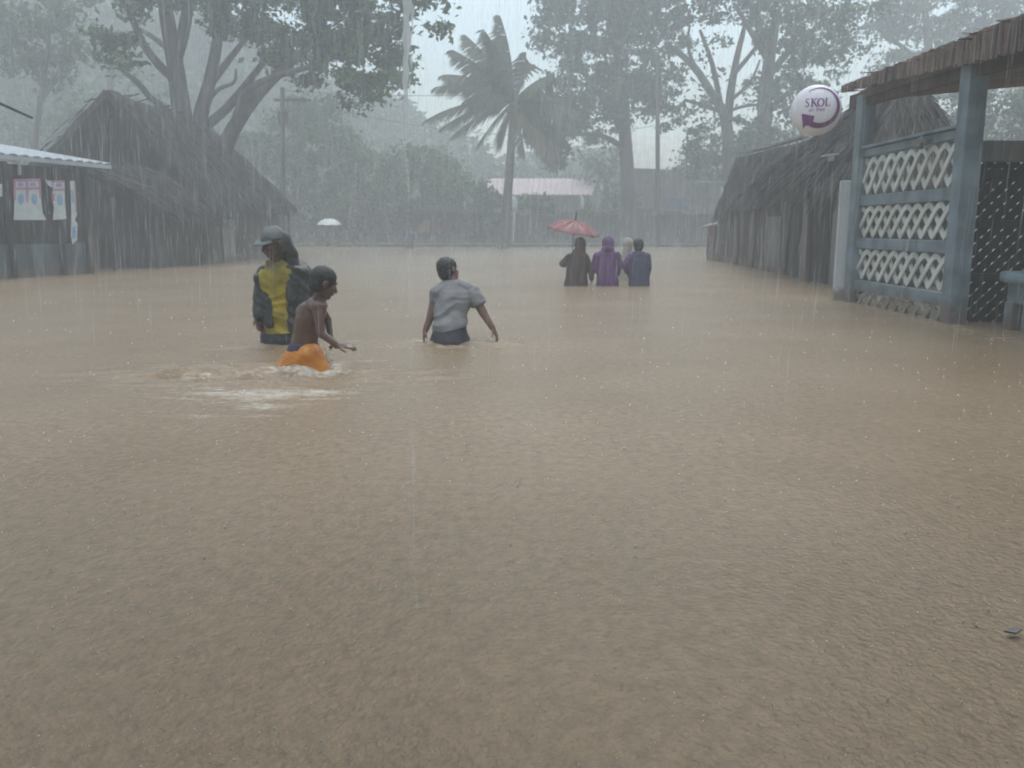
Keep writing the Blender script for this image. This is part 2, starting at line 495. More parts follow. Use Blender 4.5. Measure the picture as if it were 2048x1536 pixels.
def hill_h(x, y):
    y0 = 60 - 17 / (1 + np.exp((x + 20) / 2.5))
    base = np.clip((y - y0) / 24, 0, 1) ** 1.1
    prof = 5.0 + 11.5 / (1 + np.exp((x + 13) / 5.0)) + 4.0 / (1 + np.exp(-(x - 26) / 6.0))
    return base * (prof + .8 * np.sin(x * .35 + y * .2) + .6 * np.sin(x * .9)) + .1
def hills():
    xs = np.linspace(-90, 90, 140); ys = np.linspace(42, 125, 80)
    Yg, X = np.meshgrid(ys, xs, indexing='ij')
    Z = hill_h(X, Yg)
    V = np.stack([X.ravel(), Yg.ravel(), Z.ravel()], 1); nr, nc = X.shape
    i = (np.arange(nr - 1)[:, None] * nc + np.arange(nc - 1)[None, :]).ravel()
    tag(link_mesh('hills', np_mesh('hills', V, np.stack([i, i + 1, i + nc + 1, i + nc], 1), True), M['hill']), 'green hillside fading into the rain', None, None, 'structure')
hills()

# ------------------------------------------------------------------ leaves
def leaf_cloud(P, size, droop=.4):
    """diamond leaves, two triangles each folded along the midrib, at points P"""
    n = len(P)
    a = rng.uniform(0, 2 * np.pi, n); e = rng.normal(-droop, .5, n)
    d = np.stack([np.cos(a) * np.cos(e), np.sin(a) * np.cos(e), np.sin(e)], 1)
    up = rng.normal(0, .6, (n, 3)) + np.array([0, 0, 1.0])
    s = np.cross(d, up); s /= np.linalg.norm(s, axis=1)[:, None] + 1e-6
    nn = np.cross(s, d)
    L = size * rng.uniform(.6, 1.35, n)[:, None]; w = L * rng.uniform(.22, .36, n)[:, None]
    v0 = P - d * L * .5; v2 = P + d * L * .5
    v1 = P + s * w + nn * w * .35 - d * L * .06; v3 = P - s * w + nn * w * .35 - d * L * .06
    V = np.stack([v0, v1, v2, v3], 1).reshape(-1, 3)
    return V, np.arange(n * 4).reshape(n, 4)

def blob_points(blobs, per, clump=.32, fill=.0):
    """points grouped in leafy sprays through ellipsoids; blobs: (centre, (rx, ry, rz)); per: leaves per cubic-ish unit"""
    out = []
    for c, r in blobs:
        c = np.array(c); r = np.array(r)
        area = (r[0] * r[1] + r[1] * r[2] + r[0] * r[2]) * 4.2
        n = int(per * area)
        k = max(6, n // 80)
        q = rng.normal(0, 1, (k, 3)); q /= np.linalg.norm(q, axis=1)[:, None]
        rad = rng.uniform(.25, 1.0, k) ** .55
        cc = c + q * rad[:, None] * r * rng.uniform(.8, 1.12, (k, 1))
        idx = rng.integers(0, k, n)
        sp = rng.uniform(.5, 1.3, k)[idx][:, None] * clump * .92
        out.append(cc[idx] + rng.normal(0, 1, (n, 3)) * sp * np.array([1, 1, .6]))
    return np.concatenate(out)

def crown_blobs(spec, Y, depth=1.0):
    out = []
    for b in spec:
        px, py, rx, ry = b[:4]
        dy = b[4] if len(b) > 4 else 0
        k = (Y + dy) / F
        out.append((tuple(at(px, py, Y + dy)), (rx * k, max(rx, ry) * k * depth, ry * k)))
    return out

def tree(name, label, cat, Y, limbs, blobs, leaf=0.207, per=46, lm='leaf', bm_='bark', group=None, base=None, clump=.32, depth=.9):
    b0 = at(*base, Y) if base else at(limbs[0][0][0], limbs[0][0][1], Y)
    root = empty(name, (b0.x, b0.y, -.7 if Y < 48 else .1), label, cat, group)
    if limbs:
        mb = MB()
        for lb in limbs:
            pts = []
            for q in lb:
                pts.append((at(q[0], q[1], Y + (q[3] if len(q) > 3 else 0)), q[2] * Y / F))
            # rounder curve through the points
            P2, R2 = [], []
            for i in range(len(pts) - 1):
                p0 = pts[max(i - 1, 0)][0]; p1 = pts[i][0]; p2 = pts[i + 1][0]; p3 = pts[min(i + 2, len(pts) - 1)][0]
                for t in (0, .33, .66):
                    P2.append(.5 * ((2 * p1) + (p2 - p0) * t + (2 * p0 - 5 * p1 + 4 * p2 - p3) * t * t + (3 * p1 - p0 - 3 * p2 + p3) * t ** 3))
                    R2.append(pts[i][1] * (1 - t) + pts[i + 1][1] * t)
            P2.append(pts[-1][0]); R2.append(pts[-1][1])
            if lb is limbs[0]:
                P2.insert(0, Vector((P2[0].x, P2[0].y, root.location.z))); R2.insert(0, R2[0] * 1.25)
            mb.tube(P2, R2, 8)
        mb.build('trunk', M[bm_], root, smooth=True)
    bl = crown_blobs(blobs, Y, depth)
    V, Fq = leaf_cloud(blob_points(bl, per, clump), leaf)
    link_mesh('crown', np_mesh('crown', V, Fq), M[lm], root)
    return root

# ---- left: many-stemmed broadleaf behind the thatched hut
tree('broadleaf_tree', 'tall broadleaf tree with several bare grey stems rising behind the steep thatched hut', 'tree', 28,
     [[(425, 400, 26), (395, 330, 24), (372, 260, 21), (362, 215, 19), (352, 140, 17), (338, 60, 15), (318, -60, 12)],
      [(352, 120, 12), (368, 60, 12), (385, -50, 10)],
      [(354, 165, 9), (318, 130, 8, -.6), (285, 85, 7, -.9), (262, 30, 6, -1.2), (235, -30, 4, -1.5)],
      [(338, 100, 6), (300, 70, 5, .8), (270, 55, 4, 1.2)],
      [(420, 395, 20), (400, 300, 17), (402, 230, 15), (415, 180, 13), (430, 110, 11), (440, 40, 9), (450, -40, 7)],
      [(420, 170, 8), (450, 130, 7, .5), (490, 80, 5, .8), (530, 40, 4, 1)],
      [(415, 250, 9), (455, 215, 9, .3), (500, 160, 7, .6), (545, 100, 5, 1)],
      [(428, 390, 20), (448, 300, 17), (478, 240, 14), (520, 185, 11, -.3), (560, 145, 9, -.6), (620, 90, 6, -1)],
      [(468, 262, 10), (480, 215, 9, -.3), (500, 178, 8, -.8), (560, 150, 6, -1), (640, 130, 4, -1)],
      [(412, 205, 5), (438, 178, 4, .1), (468, 165, 3, .3), (472, 138, 2, .3)],
      [(300, 195, 6), (275, 165, 6), (245, 140, 4), (235, 120, 3)],
      [(365, 250, 8), (330, 218, 7), (300, 195, 6)],
      [(620, 90, 6, -1), (700, 70, 5, -1), (790, 30, 3, -1), (850, 0, 2, -1)]],
     [(500, 40, 90, 60), (585, 55, 95, 70, .5), (670, 50, 90, 80, -.5), (640, 125, 90, 50), (735, 110, 80, 80, -.6), (725, 180, 42, 38, -.6), (770, 40, 45, 60, -.5),
      (790, 135, 32, 45), (845, 5, 55, 26, -1), (882, 40, 22, 28, -1), (420, -20, 120, 30, .6), (560, 120, 40, 22), (575, -30, 200, 60), (760, -40, 110, 50, -1),
      (240, 70, 50, 40, -1.2), (225, 110, 35, 30, -1.2), (255, 125, 26, 16, -1), (300, -20, 90, 40, -1)],
     leaf=0.232, per=70, base=(425, 440), clump=.26, depth=.75)
tree('broadleaf_tree', 'pale broadleaf tree fading into the rain behind the tin roofed stall', 'tree', 36,
     [[(60, 380, 7), (75, 250, 6), (90, 150, 5), (100, 60, 3)], [(80, 200, 7), (130, 130, 5), (150, 80, 3)], [(85, 160, 7), (40, 100, 5), (10, 50, 3)]],
     [(60, 50, 90, 50), (120, 100, 70, 45), (30, 110, 60, 40), (150, 30, 70, 45), (105, 160, 30, 16), (-60, 60, 80, 70)],
     leaf=0.268, per=38, lm='leaf_c', clump=.4)
tree('broadleaf_tree', 'slender grey tree between the broad stems and the tin roofed stall', 'tree', 46,
     [[(205, 380, 9), (215, 230, 7), (225, 130, 5)], [(212, 250, 4), (170, 190, 3)]],
     [(190, 230, 70, 50), (250, 250, 60, 40), (150, 280, 70, 60), (290, 210, 40, 50), (60, 260, 90, 60)], leaf=0.317, per=16, lm='leaf_c', clump=.55)

# ---- middle: bushy trees along the far bank
GB = 'bushy trees crowding the far bank'
tree('bushy_tree', 'tall dark bushy tree just behind the thatched hut roof tip', 'tree', 46, [[(590, 470, 9), (595, 380, 8), (600, 280, 5)]],
     [(585, 260, 75, 70), (640, 240, 70, 55, 1), (560, 350, 90, 80), (650, 340, 80, 80), (600, 430, 110, 55), (520, 300, 50, 60, 1.5), (480, 330, 50, 60, 2)], leaf=0.244, per=96, lm='leaf', group=GB, clump=.3, depth=.4)
tree('bushy_tree', 'round leafy bush left of the water stream beside the white umbrella', 'tree', 47, [[(720, 480, 8), (720, 420, 7), (725, 350, 5)]],
     [(735, 350, 75, 60), (700, 400, 70, 55), (765, 390, 72, 55), (725, 445, 80, 36), (690, 300, 40, 45, 2)], leaf=0.244, per=96, lm='leaf_b', group=GB, clump=.3, depth=.4)
tree('bushy_tree', 'rounded green tree with a stepped edge sloping down to the palm', 'tree', 47.3, [[(850, 480, 8), (850, 420, 7), (845, 330, 5)]],
     [(835, 310, 55, 48), (880, 340, 55, 50), (860, 375, 90, 48), (800, 350, 50, 55), (920, 385, 48, 48)], leaf=0.244, per=96, lm='leaf_b', group=GB, clump=.3, depth=.4)
tree('bushy_tree', 'low dark bush at the foot of the leaning coconut palm', 'bush', 46, [[(960, 480, 6), (960, 430, 5), (960, 390, 3)]],
     [(960, 400, 38, 42), (985, 430, 30, 42), (930, 440, 50, 36)], leaf=0.220, per=102, lm='leaf', group=GB, clump=.26, depth=.4)
tree('bushy_tree', 'small rounded bush in front of the pink roof', 'bush', 48, [[(1072, 470, 5), (1074, 430, 4), (1074, 390, 3)]],
     [(1075, 400, 26, 30), (1055, 425, 40, 30), (1095, 425, 30, 24)], leaf=0.244, per=46, lm='leaf', clump=.26)
tree('bushy_tree', 'grey leafy tree behind the right end of the pink roof', 'tree', 56, [[(1215, 440, 6), (1212, 380, 5), (1210, 330, 3)]],
     [(1205, 335, 35, 38), (1180, 360, 26, 24), (1225, 380, 30, 40), (1235, 320, 20, 30)], leaf=0.293, per=21, lm='leaf_c', clump=.36)
tree('bushy_tree', 'dark low shrubbery tree beside the tin gabled house', 'bush', 47, [[(1205, 470, 6), (1205, 430, 5), (1205, 400, 3)]],
     [(1200, 425, 55, 30), (1240, 410, 30, 28), (1160, 445, 40, 24)], leaf=0.244, per=42, lm='leaf', clump=.3)

# ---- right: big trees
tree('broadleaf_tree', 'great dense tree whose crown spreads behind the coconut palm', 'tree', 46,
     [[(1258, 470, 15), (1256, 380, 14), (1252, 300, 13), (1246, 220, 11), (1235, 120, 8), (1225, 20, 5)],
      [(1250, 260, 8), (1200, 190, 6, -.8), (1150, 120, 4, -1)], [(1246, 200, 8), (1290, 130, 6, .8), (1310, 60, 4, 1)],
      [(1252, 300, 7), (1200, 270, 5, -1), (1120, 270, 3, -1.5)]],
     [(1120, 50, 65, 55), (1210, 50, 100, 70), (1150, 130, 85, 70, -1), (1250, 130, 85, 80), (1295, 50, 90, 70, 1), (1190, 210, 80, 60, -1), (1270, 220, 60, 50), (1105, 270, 55, 32, -1),
      (1112, 310, 24, 26, -1), (1165, 265, 50, 30), (1290, 170, 50, 60, 1), (1230, -40, 180, 60)], leaf=0.305, per=38, lm='leaf_c', clump=.42, depth=.7)
tree('broadleaf_tree', 'airy tree with dark forked bare boughs and pale sky between them', 'tree', 44,
     [[(1462, 420, 14), (1458, 330, 13), (1452, 240, 11), (1425, 190, 8), (1385, 130, 7), (1330, 85, 4)],
      [(1454, 260, 9), (1462, 180, 8), (1475, 110, 6), (1490, 50, 4)], [(1440, 205, 6), (1425, 130, 5, .6), (1400, 60, 3, .9)],
      [(1466, 150, 5), (1500, 110, 4, -.6), (1530, 70, 3, -.9)], [(1390, 135, 4), (1375, 90, 3), (1380, 50, 2)], [(1455, 230, 5), (1420, 215, 4, .5), (1370, 200, 3, 1)],
      [(1462, 200, 4), (1500, 165, 3), (1520, 120, 2)], [(1448, 225, 3), (1500, 210, 3, -.6), (1540, 215, 2, -.8)]],
     [(1370, 25, 70, 35), (1460, 20, 80, 35), (1345, 130, 22, 45), (1375, 95, 14, 18), (1440, 80, 20, 14), (1410, 120, 12, 10), (1500, 175, 26, 14), (1400, 240, 40, 40), (1350, 220, 30, 45), (1480, 260, 45, 30),
      (1430, 300, 70, 34), (1395, 170, 14, 10), (1440, 150, 14, 10), (1420, -40, 160, 40)], leaf=0.268, per=35, lm='leaf_c', clump=.3, depth=.7)
tree('broadleaf_tree', 'dark leaning tree rising over the ragged thatch beside the round sign', 'tree', 40,
     [[(1530, 400, 15), (1528, 300, 15), (1530, 200, 14), (1540, 110, 11), (1555, 20, 8)], [(1532, 160, 8), (1580, 100, 6, .8), (1640, 50, 4, 1)],
      [(1536, 120, 7), (1500, 60, 5, -.8), (1470, 10, 3, -1)], [(1530, 230, 6), (1570, 190, 5, 1), (1620, 160, 3, 1)]],
     [(1560, 60, 70, 60), (1640, 70, 70, 55), (1600, 130, 70, 50, 1), (1560, 190, 55, 55), (1640, 160, 45, 40, 1), (1530, 270, 55, 40), (1690, 100, 45, 40), (1680, 20, 80, 40), (1550, -30, 130, 40), (1590, 260, 35, 30)],
     leaf=0.268, per=37, lm='leaf_c', clump=.38, depth=.7)
tree('feathery_tree', 'tall feathery tree fading into the rain above the pavilion roof', 'tree', 54,
     [[(1880, 420, 14), (1870, 260, 12), (1860, 130, 9), (1850, 20, 6)], [(1865, 180, 7), (1940, 100, 5), (2020, 60, 3)], [(1862, 140, 6), (1800, 90, 4), (1760, 70, 3)]],
     [(1830, 30, 90, 30), (1920, 70, 100, 20), (1980, 30, 90, 22), (1780, 60, 60, 22), (1850, 110, 90, 22), (1960, 130, 90, 20), (2040, 90, 80, 26), (1900, 180, 110, 26), (1790, 150, 60, 22), (2060, 180, 80, 26), (1930, -20, 170, 24)],
     leaf=0.293, per=33, lm='leaf_c', clump=.42, depth=.8)
tree('broadleaf_tree', 'dense grey tree seen through the gap under the pavilion roof', 'tree', 34,
     [[(1930, 420, 14), (1930, 320, 12), (1935, 250, 8)], [(1932, 300, 7), (1990, 240, 5)], [(1931, 300, 7), (1880, 250, 5)]],
     [(1890, 250, 60, 30), (1960, 230, 60, 30), (2030, 220, 60, 40), (1920, 290, 90, 36), (2040, 290, 90, 40), (2110, 250, 70, 60), (1850, 300, 50, 30), (1940, 190, 60, 12)], leaf=0.244, per=38, lm='leaf_c', clump=.34)
tree('bushy_tree', 'grey bushy tree filling the gap behind the round sign', 'tree', 48, [[(1600, 400, 8), (1600, 340, 6), (1605, 290, 4)]],
     [(1500, 300, 60, 35), (1440, 340, 60, 36), (1560, 320, 60, 40), (1640, 300, 30, 40), (1380, 330, 40, 40)], leaf=0.293, per=26, lm='leaf_c', clump=.4)

def forest():
    pts = []
    n = 4200
    x = rng.uniform(-62, 62, n); y = rng.uniform(46, 96, n)
    z = hill_h(x, y)
    k_ = z > .8; x, y, z = x[k_], y[k_], z[k_]; n = len(x)
    for i in range(n):
        r = rng.uniform(.8, 1.9)
        k = 26
        q = rng.normal(0, 1, (k, 3)); q /= np.linalg.norm(q, axis=1)[:, None]
        pts.append(np.array([x[i], y[i], z[i] + r * .7]) + q * r * np.array([1, 1, .9]) * rng.uniform(.6, 1, (k, 1)))
    V, Fq = leaf_cloud(np.concatenate(pts), .75)
    o = link_mesh('forest', np_mesh('forest', V, Fq), M['leaf_c'])
    tag(o, 'distant wooded hillside fading into the rain', None, None, 'stuff')
forest()

# ------------------------------------------------------------------ coconut palm
def palm():
    Y = 38
    tip = at(1027, 205, Y)
    bpt = at(1008, 470, Y)
    root = empty('coconut_palm', (bpt.x - .1, Y, -.75), 'coconut palm with ragged drooping fronds blown by the wind on a thin leaning trunk', 'palm tree')
    mb = MB()
    pts = [Vector((bpt.x - .12, Y, -.75)), bpt, at(1016, 380, Y), at(1022, 300, Y), at(1026, 240, Y), tip]
    mb.tube(pts, [.30, .24, .2, .18, .17, .19], 10)
    mb.build('trunk', M['palm_bark'], root, smooth=True)
    # frond ends in the picture, with a depth offset
    ends = [(1000, 32, 0), (968, 60, -.8), (930, 70, .8), (905, 100, -.6), (885, 150, .6), (870, 175, -1.2), (852, 240, .2), (885, 255, -1.5), (905, 272, 1), (955, 292, -1),
            (1052, 105, .6), (1105, 150, -.8), (1140, 200, .5), (1160, 225, -.6), (1140, 290, .8), (1115, 340, -1), (1095, 300, 1.2), (1150, 255, 1.5), (985, 80, -2), (1090, 190, 2.2),
            (960, 130, 2.4), (1000, 300, 2), (1050, 310, -2), (1130, 330, .2), (930, 200, -2.4)]
    for (px, py, dy) in ends:
        e = at(px, py, Y + dy)
        v = e - tip
        rise = max(0.25, .55 - .12 * max(0, -v.z))
        ctrl = tip + v * .5 + Vector((0, 0, rise * v.length * .36))
        if v.z > 1.5: ctrl = tip + v * .5 + Vector((.25, 0, .35))
        n = 26
        P = [(tip * (1 - t) ** 2 + ctrl * 2 * t * (1 - t) + e * t * t) for t in [k / n for k in range(n + 1)]]
        f = MB()
        f.tube(P, [.04 * (1 - k / (n + 1)) + .008 for k in range(n + 1)], 5)
        for k in range(3, n + 1):
            d = (P[k] - P[k - 1]).normalized()
            s = d.cross(Vector((0, 0, 1)))
            s = s.normalized() if s.length > .1 else Vector((1, 0, 0))
            t = k / n
            ln = (1.0 * math.sin(math.pi * (t * .8 + .12)) + .1) * rnd.uniform(.8, 1.2)
            for sg in (-1, 1):
                for h in (0, .33, .66):
                    if rnd.random() < .14: continue
                    p = P[k] + (P[k - 1] - P[k]) * h
                    dr = (s * sg * .38 + d * .75 + Vector((-.42, 0, -.7))).normalized()
                    dr2 = (dr + Vector((-.12, 0, -.5))).normalized()
                    w = d * .026
                    q1 = p + dr * ln * .5; q2 = q1 + dr2 * ln * .5
                    f.add([p - w, p + w, q1 + w, q1 - w, q2], [(0, 1, 2, 3), (3, 2, 4)])
        f.build('frond', M['palm_old'] if py > 280 and rnd.random() < .6 else M['palm_leaf'], root)
    nb = MB()
    for a in range(7):
        nb.ell(tip + Vector((.26 * math.cos(a * .9), .26 * math.sin(a * .9), -.25 - .07 * (a % 3))), (.11, .11, .14), nu=10, nv=7)
    nb.build('coconut_cluster', M['palm_old'], root, smooth=True)
palm()
# ------------------------------------------------------------------ thatch and plank builders
def thatch(mb, a, b, c, d, n, thick=.12, length=.5, over=.35, width=.018):
    """a-b ridge, c-d eave (a above d, b above c): a rough slab with straw lying down the slope"""
    a, b, c, d = map(Vector, (a, b, c, d))
    nrm = (b - a).cross(d - a).normalized()
    if nrm.z < 0: nrm = -nrm
    gu, gv = 14, 8
    top, bot = [], []
    for j in range(gv + 1):
        for i in range(gu + 1):
            p = (a.lerp(b, i / gu)).lerp(d.lerp(c, i / gu), j / gv)
            o = mnoise.noise(p * 1.3) * .07 + mnoise.noise(p * 4) * .03
            top.append(p + nrm * (o + thick * .5)); bot.append(p - nrm * thick * .5)
    w = gu + 1
    fs = []
    for j in range(gv):
        for i in range(gu):
            q = j * w + i
            fs.append((q, q + 1, q + w + 1, q + w))
            o = len(top)
            fs.append((o + q, o + q + w, o + q + w + 1, o + q + 1))
    o = len(top)
    for i in range(gu):
        fs.append((i, o + i, o + i + 1, i + 1)); q = gv * w + i
        fs.append((q, q + 1, o + q + 1, o + q))
    for j in range(gv):
        q = j * w
        fs.append((q, q + w, o + q + w, o + q)); q = j * w + gu
        fs.append((q, o + q, o + q + w, q + w))
    mb.add(top + bot, fs)
    for k in range(n):
        u = rnd.random(); v = rnd.random() ** .8
        if rnd.random() < .25: v = rnd.uniform(.9, 1.02)
        if rnd.random() < .12: u = rnd.choice((rnd.uniform(-.02, .03), rnd.uniform(.97, 1.02)))
        p = a.lerp(b, u).lerp(d.lerp(c, u), v)
        dn = (d.lerp(c, u) - a.lerp(b, u)).normalized()
        al = (b - a).normalized()
        L = length * rnd.uniform(.5, 1.3)
        dr = (dn + al * rnd.gauss(0, .16) + nrm * rnd.gauss(.03, .07)).normalized()
        if v > .88: dr = (dr + Vector((0, 0, -rnd.uniform(.1, .9) * over * 2))).normalized()
        q0 = p + nrm * (thick * .5 + .05 + mnoise.noise(p * 1.3) * .07 + rnd.uniform(-.02, .05))
        ws = (al * rnd.uniform(.7, 1) + nrm * rnd.uniform(-.6, .6)).normalized() * width * rnd.uniform(.5, 1.5)
        q1 = q0 + dr * L
        mb.add([q0 - ws, q0 + ws, q1 + ws * .4, q1 - ws * .4], [(0, 1, 2, 3)])

def planks(mb, p, q, z0, z1, w=.16, t=.03, jag=.06, gap=.012):
    p, q = Vector((p[0], p[1], 0)), Vector((q[0], q[1], 0))
    d = (q - p); Lg = d.length; d.normalize()
    s = 0
    while s < Lg - .03:
        ww = min(w * rnd.uniform(.7, 1.25), Lg - s)
        c = p + d * (s + ww / 2)
        top = z1 + rnd.uniform(-jag, jag) * .5
        c.z = (z0 + top) / 2
        nn = Vector((-d.y, d.x, 0)) * rnd.uniform(-.012, .012)
        mb.box(c + nn, (ww - gap, t, top - z0), d + Vector((0, 0, rnd.uniform(-.012, .012))))
        s += ww

# ------------------------------------------------------------------ left: steep thatched hut
def left_hut():
    root = empty('thatched_hut', (-9.2, 25, -.75), 'long dark thatched hut with a steep open gable and plank walls standing in the flood', 'hut')
    Y0, Y1 = 22.0, 29.4
    ra, rb = Vector((-9.72, Y0 - .25, 4.1)), Vector((-10.05, Y1, 4.15))
    e1, e0 = Vector((-7.4, Y1, 1.5)), Vector((-7.6, Y0 - .1, 1.28))
    mb = MB(); thatch(mb, ra, rb, e1, e0, 9000, .16, .3, .3, .013)
    thatch(mb, ra, rb, Vector((-12.9, Y1, 1.5)), Vector((-12.6, Y0 - .1, 1.45)), 1600, .16, .55)
    for k in range(14):      # ragged ridge tufts
        p = ra.lerp(rb, rnd.random())
        mb.bar(p + Vector((-.2, 0, .02)), p + Vector((rnd.uniform(.1, .3), rnd.uniform(-.3, .3), rnd.uniform(.05, .16))), .03, .02)
    mb.tube([ra + Vector((-.5, -.1, -.25)), ra + Vector((.05, .1, -.05))], .02, 6)
    mb.build('roof', M['thatch'], root)
    g = MB()                 # open gable with thatch fill set back
    g.add([(-9.72, Y0 + .85, 3.95), (-12.4, Y0 + .85, 1.45), (-7.75, Y0 + .85, 1.3)], [(0, 1, 2)])
    g.add([(-9.72, Y0 + .91, 3.95), (-12.4, Y0 + .91, 1.45), (-7.75, Y0 + .91, 1.3)], [(2, 1, 0)])
    for k in range(900):
        t = rnd.random(); x = -9.72 + rnd.uniform(-2.5, 1.9) * t; z = 3.9 - 2.6 * t
        g.box((x, Y0 + .8 + rnd.uniform(-.04, .03), z), (.03, .01, rnd.uniform(.2, .5)), (1, rnd.uniform(-.2, .2), rnd.uniform(-.12, .12)))
    g.build('gable', M['gable_thatch'], root)
    w = MB()
    planks(w, (-7.72, 22.2), (-7.55, 29.1), -.75, 1.35)
    planks(w, (-12.4, 22.25), (-7.76, 22.2), -.75, 1.4)
    planks(w, (-12.4, 29.15), (-7.55, 29.1), -.75, 1.4)
    planks(w, (-12.45, 22.25), (-12.45, 29.1), -.75, 1.4)
    w.build('wall', M['plank'], root)
    for i, (y, m) in enumerate(((23.3, 'plank_grey'), (26.9, 'wall_dark'))):
        dmb = MB(); planks(dmb, (-7.63 + i * .1, y), (-7.6 + i * .1, y + .9), -.7, 1.12, .22, .03, .0)
        dmb.bar((-7.6 + i * .1, y, .9), (-7.57 + i * .1, y + .9, .9), .08, .03); dmb.bar((-7.6 + i * .1, y, .15), (-7.57 + i * .1, y + .9, .15), .08, .03)
        dmb.build('door', M[m], root)
    for y in (22.2, 24.8, 27.3, 29.2):
        p = MB(); p.tube([(-7.57 + (y - 22.2) * .027, y, -.75), (-7.56 + (y - 22.2) * .027, y + .02, 1.4)], [.06, .05], 8); p.build('post', M['pole'], root, smooth=True)
    # the low annex in front of the gable, its thatch sagging to the street
    ax = empty('thatched_lean_to', (-8.6, 20.6, -.75), 'low lean-to with sagging pale thatch between the stall and the steep hut', 'hut')
    m2 = MB()
    thatch(m2, (-9.3, 18.4, 2.3), (-8.7, 21.6, 2.25), (-7.35, 21.7, 1.2), (-7.95, 19.6, 1.32), 1500, .1, .45, .5)
    m2.build('roof', M['thatch'], ax)
    m3 = MB()
    planks(m3, (-9.3, 19.7), (-8.0, 19.9), -.75, 1.7, .14)
    planks(m3, (-7.98, 19.9), (-7.75, 21.9), -.75, 1.25, .14)
    m3.build('wall', M['dark'], ax)
    for q in ((-8.35, 18.45), (-7.95, 19.75), (-7.7, 21.7)):
        p = MB(); p.tube([(q[0], q[1], -.75), (q[0] + .02, q[1], 1.5)], [.05, .04], 8); p.build('post', M['pole'], ax, smooth=True)
    p = MB(); p.tube([(-8.62, 18.35, 2.1), (-7.9, 19.6, 1.72)], .025, 6); p.build('pole', M['pole'], ax, smooth=True)
left_hut()

